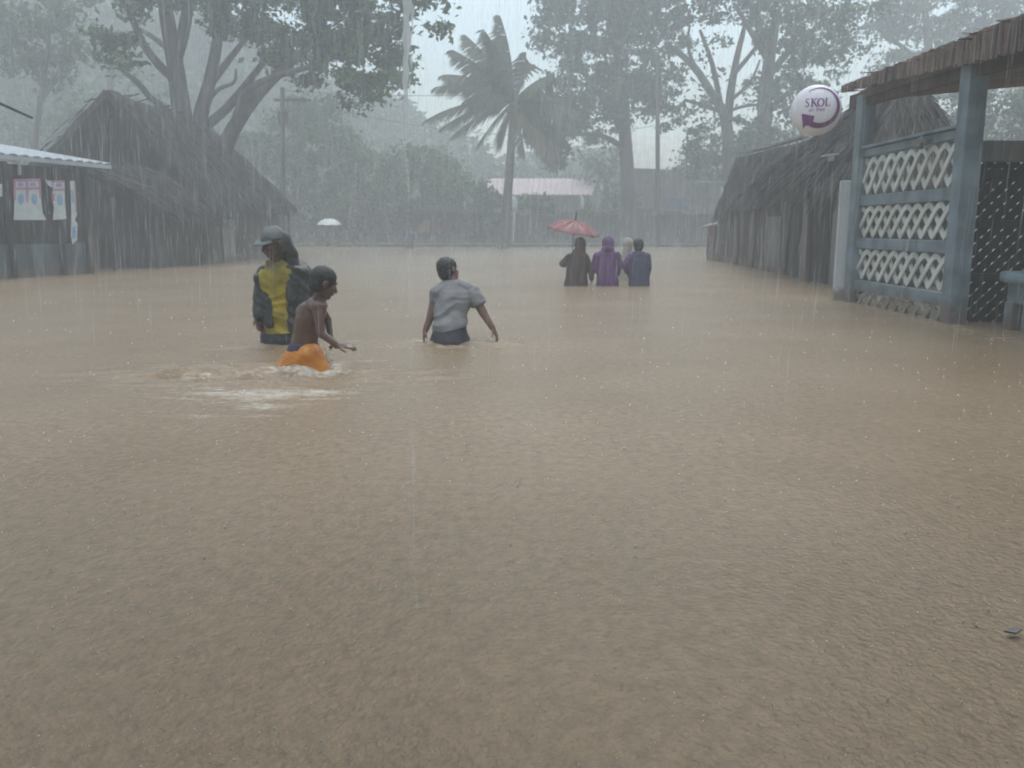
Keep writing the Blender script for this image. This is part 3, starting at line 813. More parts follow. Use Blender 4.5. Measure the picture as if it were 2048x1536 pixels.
# ------------------------------------------------------------------ left: market stall with the tin roof
SA, SB = Vector((-9.95, 13.0, 0)), Vector((-8.5, 17.6, 0))
SD = (SB - SA).normalized(); SN = Vector((SD.y, -SD.x, 0))
def stall_at(px, py, off=0.0):
    """where the sight line through a photo pixel meets the stall's front"""
    o = Vector((0, 0, CH)); d = at(px, py, 1.0) - o
    p0 = SA + SN * off
    t = (p0 - o).dot(SN) / d.dot(SN)
    return o + d * t
def stall():
    root = empty('market_stall', (-9.6, 15.5, -.75), 'dark board market stall with a pale tin roof and a blue-grey lower wall', 'stall')
    w = MB(); planks(w, (SA.x, SA.y), (SB.x, SB.y), .62, 2.02, .3, .04, 0)
    b1 = SB - SN * .0
    w2 = MB(); planks(w2, (SB.x - .05, SB.y), (SB.x - 2.2, SB.y + .7), -.75, 2.0, .2, .04, 0)
    w.build('wall', M['dark'], root); w2.build('side_wall', M['dark'], root)
    lw = MB(); planks(lw, (SA.x, SA.y), (SB.x, SB.y), -.75, .6, .62, .05, 0, .02); lw.build('lower_wall', M['stall_blue'], root)
    for t in (.42, .62, .86, 1.0):
        q = SA.lerp(SB, t) + SN * .05
        p = MB(); p.box((q.x, q.y, .65), (.09, .09, 2.8), SD); p.build('post', M['dark'], root)
    r = MB()
    A0, B0 = SA + SN * .45 - SD * .8, SB + SN * .25 + SD * .55
    n = 70
    vs, fs = [], []
    for k in range(n + 1):
        q = A0.lerp(B0, k / n); q2 = q - SN * 2.8
        dz = .018 * math.sin(k * 2.1)
        vs += [(q.x, q.y, 2.17 + dz), (q2.x, q2.y, 2.62 + dz), (q.x, q.y, 2.15 + dz), (q2.x, q2.y, 2.6 + dz)]
    for k in range(n):
        o = 4 * k
        fs += [(o, o + 4, o + 5, o + 1), (o + 2, o + 3, o + 7, o + 6), (o, o + 2, o + 6, o + 4), (o + 1, o + 5, o + 7, o + 3)]
    r.add(vs, fs)
    r.build('roof', M['tin'], root)
    f = MB(); f.bar(A0 + Vector((0, 0, 2.1)), B0 + Vector((0, 0, 2.1)), .07, .035); f.build('fascia', M['tin'], root)
    gp = MB()
    g0, g1, g2, g3 = stall_at(-30, 312, .2), stall_at(20, 318, .2), stall_at(38, 328, .2), stall_at(39, 350, .2)
    gp.tube([g0, g1, g2, g2.lerp(g3, .4), g3], .03, 8); gp.build('gutter_pipe', M['white_board'], root, smooth=True)

    def sheet(name, label, corners, inner, group=None, off=.115):
        C = [stall_at(x, y, off) for x, y in corners]
        base = sum(C, Vector()) / len(C)
        mb = MB()
        n = len(C)
        mb.add(C + [c - SN * .006 for c in C], [tuple(range(n)), tuple(range(2 * n - 1, n - 1, -1))] + [(i, (i + 1) % n, n + (i + 1) % n, n + i) for i in range(n)])
        o = mb.build(name, M['paper'], base=base)
        tag(o, label, 'poster', group)
        for nm, mm, polys in inner:
            m2 = MB()
            for poly in polys:
                D = [stall_at(x, y, off + .004) for x, y in poly]
                m2.add(D + [c - SN * .003 for c in D], [tuple(range(len(D)))] + [(i, (i + 1) % len(D), len(D) + (i + 1) % len(D), len(D) + i) for i in range(len(D))])
            m2.build(nm, M[mm], o)
        return o
    def ring(cx, cy, rx, ry, n=14):
        return [(cx + rx * math.cos(2 * math.pi * k / n), cy + ry * math.sin(2 * math.pi * k / n)) for k in range(n)]
    GP = 'posters pinned on the stall front'
    sheet('poster', 'wide double poster with pink borders and two blue figures on the dark stall', [(27, 358), (80, 357), (82, 395), (85, 425), (93, 440), (28, 440), (29, 400)],
          [('pink_border', 'paper_pink', [[(27, 358), (80, 357), (80, 363), (27, 364)], [(27, 364), (31, 364), (32, 400), (28, 400)], [(51, 363), (57, 363), (57, 405), (53, 405)], [(77, 363), (81, 363), (83, 398), (79, 396)], [(30, 375), (79, 374), (79, 379), (30, 380)]]),
           ('blue_figure', 'paper_blue', [ring(42, 398, 6, 11)]), ('blue_figure', 'paper_blue', [ring(69, 398, 6, 11)]),
           ('pink_emblem', 'sign_mauve', [ring(41, 369, 6, 4)]), ('pink_emblem', 'sign_mauve', [ring(66, 369, 6, 4)])], GP)
    sheet('poster', 'narrow pink and blue poster right of the double one', [(107, 361), (129, 361), (130, 400), (133, 438), (106, 440), (108, 415), (104, 395)],
          [('pink_border', 'paper_pink', [[(107, 361), (129, 361), (129, 365), (107, 365)], [(105, 378), (130, 377), (130, 381), (105, 382)], [(104, 388), (109, 386), (110, 402), (105, 402)]]),
           ('blue_figure', 'paper_blue', [ring(120, 400, 6, 12)]), ('pink_emblem', 'sign_mauve', [ring(118, 370, 6, 4)])], GP)
    sheet('poster', 'torn white corner scrap left of the narrow poster', [(90, 359), (105, 361), (105, 375), (97, 371)], [('pink_border', 'paper_pink', [[(90, 359), (105, 361), (105, 363), (91, 361)]])], GP)
    sheet('banner', 'long thin strip of faded blue and pink paper hanging at the stall corner', [(140, 362), (149, 361), (153, 400), (154, 430), (150, 440), (155, 447), (154, 480), (145, 489), (142, 470), (143, 430)],
          [('pink_border', 'paper_pink', [[(148, 366), (151, 366), (154, 425), (151, 425)]]), ('blue_figure', 'paper_blue', [[(141, 380), (147, 380), (149, 405), (143, 405)]]), ('blue_figure', 'paper_blue', [[(144, 455), (152, 452), (152, 474), (145, 478)]])], GP)
    sheet('poster', 'pale poster with a white lower bar at the photo edge of the stall', [(-26, 366), (4, 368), (5, 393), (-26, 394)], [('pink_emblem', 'sign_mauve', [ring(-2, 378, 3, 5)])], GP)
    nz_ = MB(); c = stall_at(99, 426, .115); nz_.ell(c, (.022, .022, .022), nu=10, nv=6)
    tag(nz_.build('hanging_bulb', M['white_board'], base=c, smooth=True), 'tiny white bulb hanging on the stall front between posters', 'bulb')
stall()
mb = MB(); p0, p1 = at(-60, 180, 11), at(65, 236, 11)
mb.tube([p0, p1], [.02, .014], 8)
tag(mb.build('roof_pole', M['dark'], base=p0, smooth=True), 'thin dark pole jutting in above the stall roof', 'pole')

# ------------------------------------------------------------------ right: thatched huts
def right_huts():
    root = empty('thatched_hut', (5.8, 20, -.75), 'low hut with ragged weedy grey thatch hanging over plank walls', 'hut')
    mb = MB()
    thatch(mb, (6.25, 24.1, 2.72), (6.2, 16.6, 2.62), (5.25, 16.3, 1.62), (5.72, 24.2, 1.32), 8000, .16, .3, .35, .014)
    thatch(mb, (6.25, 24.1, 2.72), (6.2, 16.6, 2.62), (8.2, 16.3, 1.5), (8.4, 24.2, 1.3), 700, .16, .5, .6, .02)
    mb.build('roof', M['thatch'], root)
    rp = MB(); rp.bar((6.2, 24.2, 2.86), (6.18, 19.0, 2.78), .05, .16); rp.build('ridge_board', M['plank_grey'], root)
    w = MB(); planks(w, (5.68, 24.0), (5.28, 16.4), -.75, 1.5, .2)
    planks(w, (8.2, 24.0), (5.7, 24.0), -.75, 1.5, .2)
    w.build('wall', M['plank'], root)
    d = MB(); planks(d, (5.37, 18.6), (5.31, 17.4), .1, 1.12, 1.3, .03, 0); d.bar((5.35, 18.6, .6), (5.3, 17.4, .6), .04, .02); d.build('shutter', M['plank_grey'], root)
    for y in (23.9, 21.6, 19.8, 16.9):
        x = 5.2 + (y - 16.4) * .053
        p = MB(); p.tube([(x, y, -.75), (x + .02, y, 1.5)], [.07, .055], 8); p.build('post', M['plank_grey'], root, smooth=True)
    s = MB(); s.box(at(1616, 361, 15.7) + Vector((0, 0, 0)), (.1, .14, .02), (1, .3, .9)); s.build('loose_shingle', M['white_board'], root)
    s = MB(); planks(s, (5.5, 24.9), (6.3, 24.9), -.75, .95, .2); planks(s, (5.52, 24.9), (5.55, 24.1), -.75, .95, .2); s.build('side_shed', M['plank'], root)
    # the taller hut
    r2 = empty('thatched_hut', (6.4, 14.8, -.75), 'taller thatched hut with a peaked roof behind the lattice pavilion', 'hut')
    ap, bp = Vector((6.4, 15.1, 3.22)), Vector((6.65, 15.1, 3.2))
    c1, c2, c3, c4 = Vector((5.0, 17.6, 1.75)), Vector((5.0, 12.8, 1.45)), Vector((7.05, 13.6, 1.6)), Vector((7.3, 17.2, 1.6))
    m2 = MB()
    thatch(m2, ap + Vector((0, .05, 0)), ap - Vector((0, .05, 0)), c2, c1, 2600, .16, .5, .5)
    thatch(m2, ap, bp, c3, c2, 1800, .16, .5, .5)
    thatch(m2, ap, bp, c4, c1, 900, .16, .5, .5)
    thatch(m2, bp, bp + Vector((0, .1, 0)), c4, c3, 900, .16, .5, .5)
    m2.build('roof', M['thatch'], r2)
    w = MB(); planks(w, (5.22, 16.3), (5.08, 12.9), -.75, 1.75, .17)
    planks(w, (5.1, 12.9), (6.9, 13.7), -.75, 1.55, .2)
    w.build('wall', M['dark'], r2)
    for (a, b, m) in (((5.15, 15.6), (5.12, 15.25), 'plank_grey'), ((5.06, 13.9), (5.03, 13.45), 'plank_grey')):
        d = MB(); planks(d, a, b, -.75, 1.5, .5, .05, 0); d.build('door_post', M[m], r2)
    for y in (14.9, 13.2):
        p = MB(); p.tube([(5.02, y, -.75), (5.04, y, 1.6)], [.055, .05], 8); p.build('post', M['plank'], r2, smooth=True)
    # pale awning sheet sticking out from the hut's far corner
    q = at(1421, 450, 25.5)
    a = MB()
    a.ell(q, (.25, .3, .045), (1, 0, .25), nu=18, nv=6)
    tag(a.build('awning_sheet', M['white_board'], base=q, smooth=True), 'small pale curved awning sheet jutting from the far corner of the low hut', 'awning')
    q = at(1660, 310, 14.2)
    a = MB(); a.box(q, (.2, .25, .02), (1, 0, .1)); a.box(q + Vector((.02, 0, -.05)), (.03, .2, .08))
    tag(a.build('tin_scrap', M['tin'], base=q), 'flat scrap of tin lying on the thatch below the round sign', 'tin sheet')
right_huts()

# ------------------------------------------------------------------ right: lattice pavilion
PX = 4.12
def rounded_tri(t):
    s = 2 / math.pi * math.asin(max(-1, min(1, math.sin(2 * math.pi * t) * .93)))
    return s / (2 / math.pi * math.asin(.93))
def pavilion():
    root = empty('lattice_pavilion', (5.6, 8.2, -.75), 'grey-blue timber pavilion with white lattice panels and a brown ragged roof edge', 'pavilion')
    def box(nm, c, s, m='blue_paint', bev=.008, X=(1, 0, 0)):
        b = MB(); b.box(c, s, X); return b.build(nm, M[m], root, bevel=bev)
    y1, y2, y3 = 10.75, 8.28, 5.4
    for y in (y1, y2, y3):
        box('post', (PX + .085, y, .85), (.17, .19, 3.2))
    box('post', (7.4, y1, .95), (.15, .15, 3.4)); box('post', (7.4, y3, .95), (.15, .15, 3.4))
    box('post', (7.4, y2, .95), (.15, .15, 3.4))
    mid, ln = (y1 + y2) / 2, (y1 - y2) - .19
    zs = [(1.765, .085), (1.215, .12), (.715, .12), (.21, .13)]
    for z, h in zs:
        box('rail', (PX + .085, mid, z), (.07, ln, h))
    rl = MB(); rl.box((PX + .07, mid, 1.83), (.11, ln, .03)); rl.build('cap_rail', M['blue_paint'], root, bevel=.005)
    spans = [(1.70, 1.29), (1.14, .79), (.64, .295), (.13, -.25)]
    s = ln / 9.4
    for (zt, zb) in spans:
        m = MB()
        zc, A = (zt + zb) / 2, (zt - zb) / 2 - .02
        for ph in range(3):
            N = 230
            prev = None
            vs, fs = [], []
            for k in range(N + 1):
                yy = y2 + .095 + .012 + (ln - .024) * k / N
                t = (yy - y2) / (3 * s) + ph / 3
                z = zc + A * rounded_tri(t)
                t2 = t + .002
                dz = A * (rounded_tri(t2) - rounded_tri(t - .002)) / (.004 * 3 * s)
                nl = math.hypot(1, dz)
                ny, nz = -dz / nl, 1 / nl
                hw = .029
                off = .012 * (1 if dz > 0 else -1)
                off *= min(1, abs(dz))
                xo = PX + .085 + off
                for (sx, sw) in ((-.008, -1), (-.008, 1), (.008, 1), (.008, -1)):
                    vs.append((xo + sx, yy + ny * hw * sw, z + nz * hw * sw))
            for k in range(N):
                o = 4 * k
                for q in range(4):
                    fs.append((o + q, o + (q + 1) % 4, o + 4 + (q + 1) % 4, o + 4 + q))
            fs += [(3, 2, 1, 0), (4 * N, 4 * N + 1, 4 * N + 2, 4 * N + 3)]
            m.add(vs, fs)
        m.build('lattice_panel', M['white_lattice'], root)
    # pale side board behind the far post
    box('side_board', (PX + .02, 11.02, .35), (.17, .05, 2.24), 'white_board', .012)
    # roof: ragged brown edge, eave beam and the slope above
    beam = MB()
    beam.bar((PX + .1, 11.2, 2.42), (PX + .1, 4.2, 2.2), .16, .1); beam.build('eave_beam', M['plank'], root)
    fa = MB()
    for k in range(260):
        t = (k + rnd.uniform(-.3, .3)) / 259
        y = 11.1 - 7.0 * t
        zt = 2.60 - .08 * t + rnd.uniform(-.01, .01)
        zb = 2.53 - .46 * t + rnd.uniform(-.014, .012)
        x = PX - .1 + rnd.uniform(-.012, .012)
        fa.box((x + .02, y, (zt + zb) / 2), (.03, rnd.uniform(.03, .05), zt - zb), (1, rnd.uniform(-.1, .1), rnd.uniform(-.05, .05)), (rnd.uniform(-.05, .05), rnd.uniform(-.05, .05), 1))
    fa.build('roof_edge', M['thatch_brown'], root)
    rf = MB()
    thatch(rf, (7.9, 11.0, 2.78), (7.9, 4.0, 2.68), (PX - .0, 4.0, 2.36), (PX - .0, 11.0, 2.45), 1500, .1, .16, .0, .012)
    rf.build('roof', M['thatch_brown'], root)
    # dark lattice screen across the terrace
    bx0, bx1, by = PX + .19, 7.3, 8.42
    sc = MB()
    zt, zb = 1.5, -.7
    for (w, gap, sl, yo) in ((.075, .013, 1, 0), (.055, .034, -1, .014)):
        step = (w + gap) * 1.414
        x = bx0 - 2.4
        while x < bx1 + 2.4:
            a, b = Vector((x, by + yo, zb)), Vector((x + sl * (zt - zb), by + yo, zt))
            # clip to the frame
            def clip(a, b):
                t0, t1 = 0.0, 1.0
                d = b.x - a.x
                for lim, s_ in ((bx0, 1), (bx1, -1)):
                    da, db = (a.x - lim) * s_, (b.x - lim) * s_
                    if da < 0 and db < 0: return None
                    if da < 0: t0 = max(t0, da / (da - db))
                    if db < 0: t1 = min(t1, da / (da - db))
                if t1 - t0 < .02: return None
                return a.lerp(b, t0), a.lerp(b, t1)
            ab = clip(a, b)
            if ab: sc.bar(ab[0], ab[1], w, .01, (-sl, 0, 1))
            x += step
    sc.build('dark_lattice', M['dark'], root)
    for z in (1.40, .93, .43, -.07):
        box('screen_rail', ((bx0 + bx1) / 2, by - .03, z), (bx1 - bx0, .045, .075), 'dark', .004)
    box('screen_beam', ((bx0 + bx1) / 2, by - .02, 1.60), (bx1 - bx0, .12, .19), 'plank_grey')
    # gable lamp standing on the rail
    q = at(1844, 284, 9.0)
    lm = empty('lamp', q - Vector((0, 0, .03)), 'small dark capped lamp on top of the white lattice panel', 'lamp')
    b = MB(); b.tube([q + Vector((0, 0, .06)), q + Vector((0, 0, .035)), q + Vector((0, 0, .0))], [.015, .03, .085], 14); b.build('lamp_shade', M['metal'], lm, smooth=True)
    b = MB(); b.tube([q + Vector((0, 0, .0)), q + Vector((0, 0, -.008))], [.087, .087], 14); b.build('rim', M['white_board'], lm, smooth=True)
    b = MB(); b.tube([q + Vector((0, 0, -.01)), q + Vector((0, 0, -.07))], [.02, .02], 8); b.build('stem', M['metal'], lm, smooth=True)
pavilion()

def bench():
    c = Vector((4.72, 7.6, 0))
    root = empty('stone_table', (c.x, c.y, -.75), 'grey-blue painted table with a rounded slab top standing in the flood by the pavilion', 'table')
    t = MB(); t.box((c.x, c.y, .47), (.72, .5, .1)); t.build('tabletop', M['blue_paint'], root, bevel=.035)
    a = MB(); a.box((c.x + .02, c.y, .33), (.62, .4, .18)); a.build('apron', M['blue_paint'], root, bevel=.01)
    for sx in (-.24, .24):
        for sy in (-.14, .14):
            l = MB(); l.box((c.x + sx, c.y + sy, -.25), (.13, .13, 1.0)); l.build('leg', M['blue_paint'], root, bevel=.01)
bench()

# ------------------------------------------------------------------ round sign
def ball_sign():
    Y = 10.6
    c = at(1632, 221, Y)
    r = 47.0 * Y / F
    root = empty('round_sign', c, 'round white beer sign with purple lettering and a curved arrow at the pavilion corner', 'sign')
    dv = (Vector((0, 0, CH)) - c); dv.normalize()
    dv = (dv + Vector((.06, 0, 0))).normalized()        # faces up the street
    b = MB(); b.ell(c, (r, r, r * .62), X=dv.cross(Vector((0, 0, 1))), Z=dv, nu=48, nv=28); b.build('globe', M['sign_white'], root, smooth=True)
    X = Vector((0, 0, 1)).cross(dv).normalized(); U = dv.cross(X).normalized()
    def on(u, v, lift=.004):
        k = max(0.0, 1 - u * u - v * v)
        return c + X * (u * r) + U * (v * r) + dv * (r * .62 * math.sqrt(k) + lift)
    def patch(mb, poly_u):            # list of quads in sign coordinates, subdivided onto the curve
        for q in poly_u:
            n = 6
            g = []
            for j in range(n + 1):
                for i in range(n + 1):
                    a = [q[0][k] + (q[1][k] - q[0][k]) * i / n for k in (0, 1)]; d = [q[3][k] + (q[2][k] - q[3][k]) * i / n for k in (0, 1)]
                    g.append(on(a[0] + (d[0] - a[0]) * j / n, a[1] + (d[1] - a[1]) * j / n))
            mb.add(g, [(j * 7 + i, j * 7 + i + 1, j * 7 + i + 8, j * 7 + i + 7) for j in range(n) for i in range(n)])
    # arrow: thin at the upper left, sweeping clockwise to a wide head at the lower left
    ar = MB()
    ccx, ccy = .1, .1
    qs = []
    N = 40
    def arc(t):
        ang = R(125) + t * (R(-118) - R(125))
        wdt = (.03 + .2 * t ** 1.1) / 2
        return ang, .79 - wdt, wdt
    for k in range(N):
        (a0, r0, w0), (a1, r1, w1) = arc(k / N), arc((k + 1) / N)
        P = lambda a, rr: (ccx + rr * math.cos(a), ccy + rr * math.sin(a))
        qs.append((P(a0, r0 - w0), P(a0, r0 + w0), P(a1, r1 + w1), P(a1, r1 - w1)))
    patch(ar, qs)
    patch(ar, [((-.58, -.1), (-.08, -.21), (-.16, -.62), (-.40, -.56)), ((-.58, -.1), (-.40, -.3), (-.39, -.57), (-.48, -.7))])
    ar.build('arrow', M['sign_purple'], root, smooth=True)
    # lettering
    def text(body, size, u0, v0, m, nm, shear=0, bold=0, sx=1.0):
        cu = bpy.data.curves.new('t', 'FONT'); cu.body = body; cu.size = size; cu.shear = shear; cu.offset = bold; cu.align_x = 'CENTER'; cu.fill_mode = 'BOTH'
        o = bpy.data.objects.new('t', cu); COL.objects.link(o)
        dg = bpy.context.evaluated_depsgraph_get(); dg.update()
        me = bpy.data.meshes.new_from_object(o.evaluated_get(dg))
        bpy.data.objects.remove(o); bpy.data.curves.remove(cu)
        for v in me.vertices:
            v.co = on(u0 + v.co.x * sx, v0 + v.co.y, .005)
        link_mesh(nm, me, M[m], root)
    L = MB()
    def stroke(x0, y0, x1, y1, w):
        d = Vector((x1 - x0, y1 - y0)); n = Vector((-d.y, d.x)).normalized() * w / 2
        patch(L, [((x0 - n.x, y0 - n.y), (x1 - n.x, y1 - n.y), (x1 + n.x, y1 + n.y), (x0 + n.x, y0 + n.y))])
    def serif(x, y, w=.11): stroke(x - w / 2, y, x + w / 2, y, .022)
    yb, yt = .16, .46
    # S
    S_ = [(-.315, .44), (-.36, .46), (-.42, .45), (-.445, .40), (-.42, .345), (-.36, .30), (-.325, .245), (-.335, .185), (-.385, .16), (-.44, .17), (-.47, .2)]
    for i in range(len(S_) - 1): stroke(*S_[i], *S_[i + 1], .05 if 3 <= i <= 6 else .032)
    # K
    stroke(-.2, yb, -.2, yt, .06); serif(-.2, yb); serif(-.2, yt); stroke(-.19, .3, -.06, yt, .03); stroke(-.14, .33, -.02, yb, .058); serif(-.05, yt, .09); serif(-.01, yb, .09)
    # O
    for k in range(24):
        a0, a1 = k * math.pi / 12, (k + 1) * math.pi / 12
        stroke(.13 + .115 * math.cos(a0), .31 + .145 * math.sin(a0), .13 + .115 * math.cos(a1), .31 + .145 * math.sin(a1), .026 + .04 * abs(math.cos((a0 + a1) / 2)))
    # L
    stroke(.34, yb, .34, yt, .06); serif(.34, yt); stroke(.3, yb + .012, .47, yb + .012, .03); stroke(.465, yb, .475, yb + .09, .022)
    L.build('lettering', M['sign_purple'], root)
    text('au frais', .2, -.02, -.02, 'sign_mauve', 'small_lettering', .35, .004, 1.1)
    br = MB(); br.tube([c + Vector((r * .8, .1, .05)), Vector((PX - .15, 10.9, c.z + .05))], .02, 8); br.build('bracket', M['metal'], root, smooth=True)
ball_sign()

# ------------------------------------------------------------------ far bank: houses, fence, poles
def far_bank():
    # pink roofed house
    Y = 53
    h = empty('house', (at(1085, 440, Y).x, Y + 1.5, .1), 'low house with a faded pink corrugated roof behind the palm', 'house')
    a, b = at(975, 357, Y + 3.5), at(1196, 357, Y + 3.5)
    c, d = at(1183, 389, Y), at(975, 389, Y)
    r = MB(); n = 60; vs, fs = [], []
    for k in range(n + 1):
        p, q = a.lerp(b, k / n), d.lerp(c, k / n); dz = .03 * math.sin(k * 2.2)
        vs += [(p.x, p.y, p.z + dz), (q.x, q.y, q.z + dz), (p.x, p.y, p.z + dz - .05), (q.x, q.y, q.z + dz - .05)]
    for k in range(n):
        o = 4 * k; fs += [(o, o + 1, o + 5, o + 4), (o + 2, o + 6, o + 7, o + 3), (o + 1, o + 3, o + 7, o + 5)]
    r.add(vs, fs); r.build('roof', M['tin_pink'], h)
    w = MB(); w.box(((c.x + d.x) / 2, Y + 2.2, d.z / 2 + .0), ((c.x - d.x) * .95, 3.2, d.z - .1)); w.build('wall', M['wall_pale'], h)
    for px in (1008, 1120, 1160):
        p = at(px, 420, Y + .58)
        x = MB(); x.box((p.x, Y + .58, 1.15), (.8, .06, 1.3)); x.build('window', M['wall_dark'], h)
    # house with a pale tin gable
    Y = 51
    h = empty('house', (at(1330, 440, Y).x, Y + 2, .1), 'two storey timber house with a pale tin roof behind the forked tree', 'house')
    a, b = at(1258, 270, Y + 3), at(1372, 275, Y + 3); c, d = at(1380, 340, Y - .3), at(1262, 336, Y - .3)
    r = MB(); r.add([a, b, c, d] + [p - Vector((0, 0, .08)) for p in (a, b, c, d)], [(0, 3, 2, 1), (4, 5, 6, 7), (2, 3, 7, 6), (1, 2, 6, 5), (0, 4, 7, 3)]); r.build('roof', M['tin'], h)
    w = MB(); p0, p1 = at(1264, 336, Y), at(1440, 345, Y)
    planks(w, (p0.x, Y), (p1.x, Y), -.7, p0.z - .05, .4, .08, .05); w.build('wall', M['wall_pale'], h)
    for px, py in ((1290, 440), (1345, 445), (1415, 450)):
        p = at(px, py, Y - .08); x = MB(); x.box((p.x, Y - .08, p.z), (1.0, .06, 1.3)); x.build('window', M['wall_dark'], h)
    # kiosk
    Y = 47
    p = at(1411, 391, Y)
    k = empty('kiosk', (p.x, Y + .6, -.7), 'roadside kiosk with a pale shutter panel under a thin white awning', 'kiosk')
    x = MB(); x.box((p.x, Y + .6, .4), (2.0, 1.2, 2.2)); x.build('body', M['wall_dark'], k)
    x = MB(); x.box((p.x, Y - .03, p.z), (1.55, .06, 1.0)); x.build('shutter', M['wall_pale'], k)
    x = MB(); x.box((p.x - .05, Y - .25, p.z + .68), (1.9, .9, .06)); x.build('awning', M['white_board'], k)
    p = at(1355, 408, 48)
    x = MB()
    for i in range(10):
        x.box((p.x - .45 + i * .1, 48 + .04 * math.sin(i * 1.3), p.z), (.1, .02, .55 + .05 * math.sin(i)), (1, .3 * math.cos(i * 1.3), 0))
    tag(x.build('tarp', M['blue_tarp'], base=p), 'blue tarp hanging beside the roadside kiosk', 'tarp')
    p = at(1378, 413, 47.2)
    x = MB(); x.ell(p, (.16, .12, .2), nu=12, nv=8); x.tube([p + Vector((0, 0, .18)), p + Vector((0, 0, .5))], .012, 5)
    tag(x.build('hanging_bag', M['orange_tarp'], base=p, smooth=True), 'small orange bag hanging between the tarp and the kiosk', 'bag')
    # fence along the far waterline
    f = empty('board_fence', (at(1200, 480, 46).x, 46, -.75), 'long dark board fence along the far waterline', 'fence')
    for i, (x0, x1, top) in enumerate(((540, 818, 438), (930, 1010, 445), (1000, 1110, 430), (1110, 1250, 425), (1250, 1445, 430))):
        w = MB(); a, b = at(x0, top, 46.2), at(x1, top, 46.2)
        fy = 48.6 if x0 == 540 else 46.2
        a, b = at(x0, top, fy), at(x1, top, fy)
        planks(w, (a.x, fy), (b.x, fy), -.75, a.z, .25, .05, .12); w.build('board_panel', M['wall_dark'], f)
    # dark stall at the waterline with goods
    p = at(870, 440, 45.5)
    s = empty('market_stall', (p.x, 46, -.75), 'low dark stall at the far waterline with orange and red goods hanging inside', 'stall')
    x = MB(); x.box((p.x, 46.9, p.z - .4), (4.2, .08, 2.2)); x.build('back_wall', M['wall_dark'], s)
    x = MB(); a = at(870, 424, 45.6); x.box((a.x, 45.9, a.z), (4.6, 2.2, .08)); x.build('roof', M['wall_dark'], s)
    for px in (815, 868, 928):
        q = at(px, 450, 45.2); x = MB(); x.box((q.x, 45.2, .3), (.1, .1, 2.1)); x.build('post', M['pole'], s)
    q = at(872, 482, 45.3); x = MB(); x.box((q.x, 45.4, -.1), (3.2, .5, .7)); x.build('counter', M['wall_dark'], s)
    for px, py, m, w, hgt in ((853, 452, 'orange_tarp', .34, .6), (842, 456, 'pale_cloth', .16, .45), (876, 452, 'red_cloth', .3, .55), (890, 456, 'brown', .3, .5)):
        q = at(px, py, 45.7); x = MB()
        for i in range(5): x.box((q.x + (i - 2) * w / 5, q.y + .03 * (i % 2), q.z - .02 * (i % 3)), (w / 5, .05, hgt))
        tag(x.build('hanging_cloth', M[m], base=q), {'orange_tarp': 'orange cloth', 'pale_cloth': 'thin pale cloth', 'red_cloth': 'red cloth', 'brown': 'brown cloth'}[m] + ' hanging for sale in the dark stall at the far waterline', 'cloth', 'goods hanging in the far stall')
    # poles
    GPO = 'utility poles along the street'
    for (px, yb, yt, Y, r, lab, arm) in ((1317, 480, 120, 42, .12, 'dark utility pole in front of the forked tree and the tin gabled house', 0), (563, 480, 175, 34, .11, 'utility pole with a short crossarm behind the thatched hut', 1),
                                   (1254, 470, 250, 45, .0, '', 0)):
        if r == 0: continue
        a, b = at(px, yb, Y), at(px + (2 if arm else -2), yt, Y)
        p = empty('utility_pole', (a.x, Y, -.75), lab, 'pole', GPO)
        x = MB(); x.tube([(a.x, Y, -.75), b], [r, r * .75], 10); x.build('shaft', M['pole'], p, smooth=True)
        if arm:
            x = MB(); x.box(b - Vector((-.35, 0, .45)), (1.4, .08, .1)); x.build('crossarm', M['pole'], p)
            x = MB(); x.box(b - Vector((0, .12, 1.1)), (.3, .25, .45)); x.build('junction_box', M['pole'], p)
        else:
            x = MB(); x.bar(b - Vector((.05, 0, .4)), b + Vector((1.3, .2, -.75)), .07, .07); x.build('brace', M['pole'], p)
    # sagging wires
    def wire(nm, lab, a, b, sag, r=.012):
        x = MB(); P = []
        for k in range(21):
            t = k / 20; q = a.lerp(b, t); q.z -= sag * 4 * t * (1 - t); P.append(q)
        x.tube(P, r, 5); tag(x.build(nm, M['metal'], base=a, smooth=True), lab, 'wire')
    wire('power_cable', 'thin power cable sagging past the palm trunk', at(563, 190, 34), at(1317, 250, 42), .9)
    wire('power_cable', 'upper thin power cable between the two utility poles', at(563, 180, 34), at(1317, 150, 42), .5)
    # thin posts with white signs
    for (px, py0, py1, Y, lab, w, hh) in ((1030, 420, 405, 44, 'thin white road sign post left of the red umbrella', .3, .75), (1165, 420, 403, 44.5, 'pale curved sign on a thin post above the red umbrella', .2, .8)):
        a, b = at(px - 6, 488, Y), at(px, py1, Y)
        p = empty('road_sign', (a.x, Y, -.75), lab, 'sign', 'thin sign posts on the far bank')
        x = MB(); x.tube([(a.x, Y, -.75), b], .035, 8); x.build('post', M['white_board'] if px < 1100 else M['pole'], p, smooth=True)
        x = MB(); x.tube([b + Vector((-.03, -.05, -.4)), b + Vector((.0, -.05, -.2)), b + Vector((-.02, -.05, .15)), b + Vector((-.08, -.05, .3))], [w * .3, w * .5, w * .45, w * .2], 10); x.build('sign_plate', M['white_board'], p, smooth=True)
far_bank()

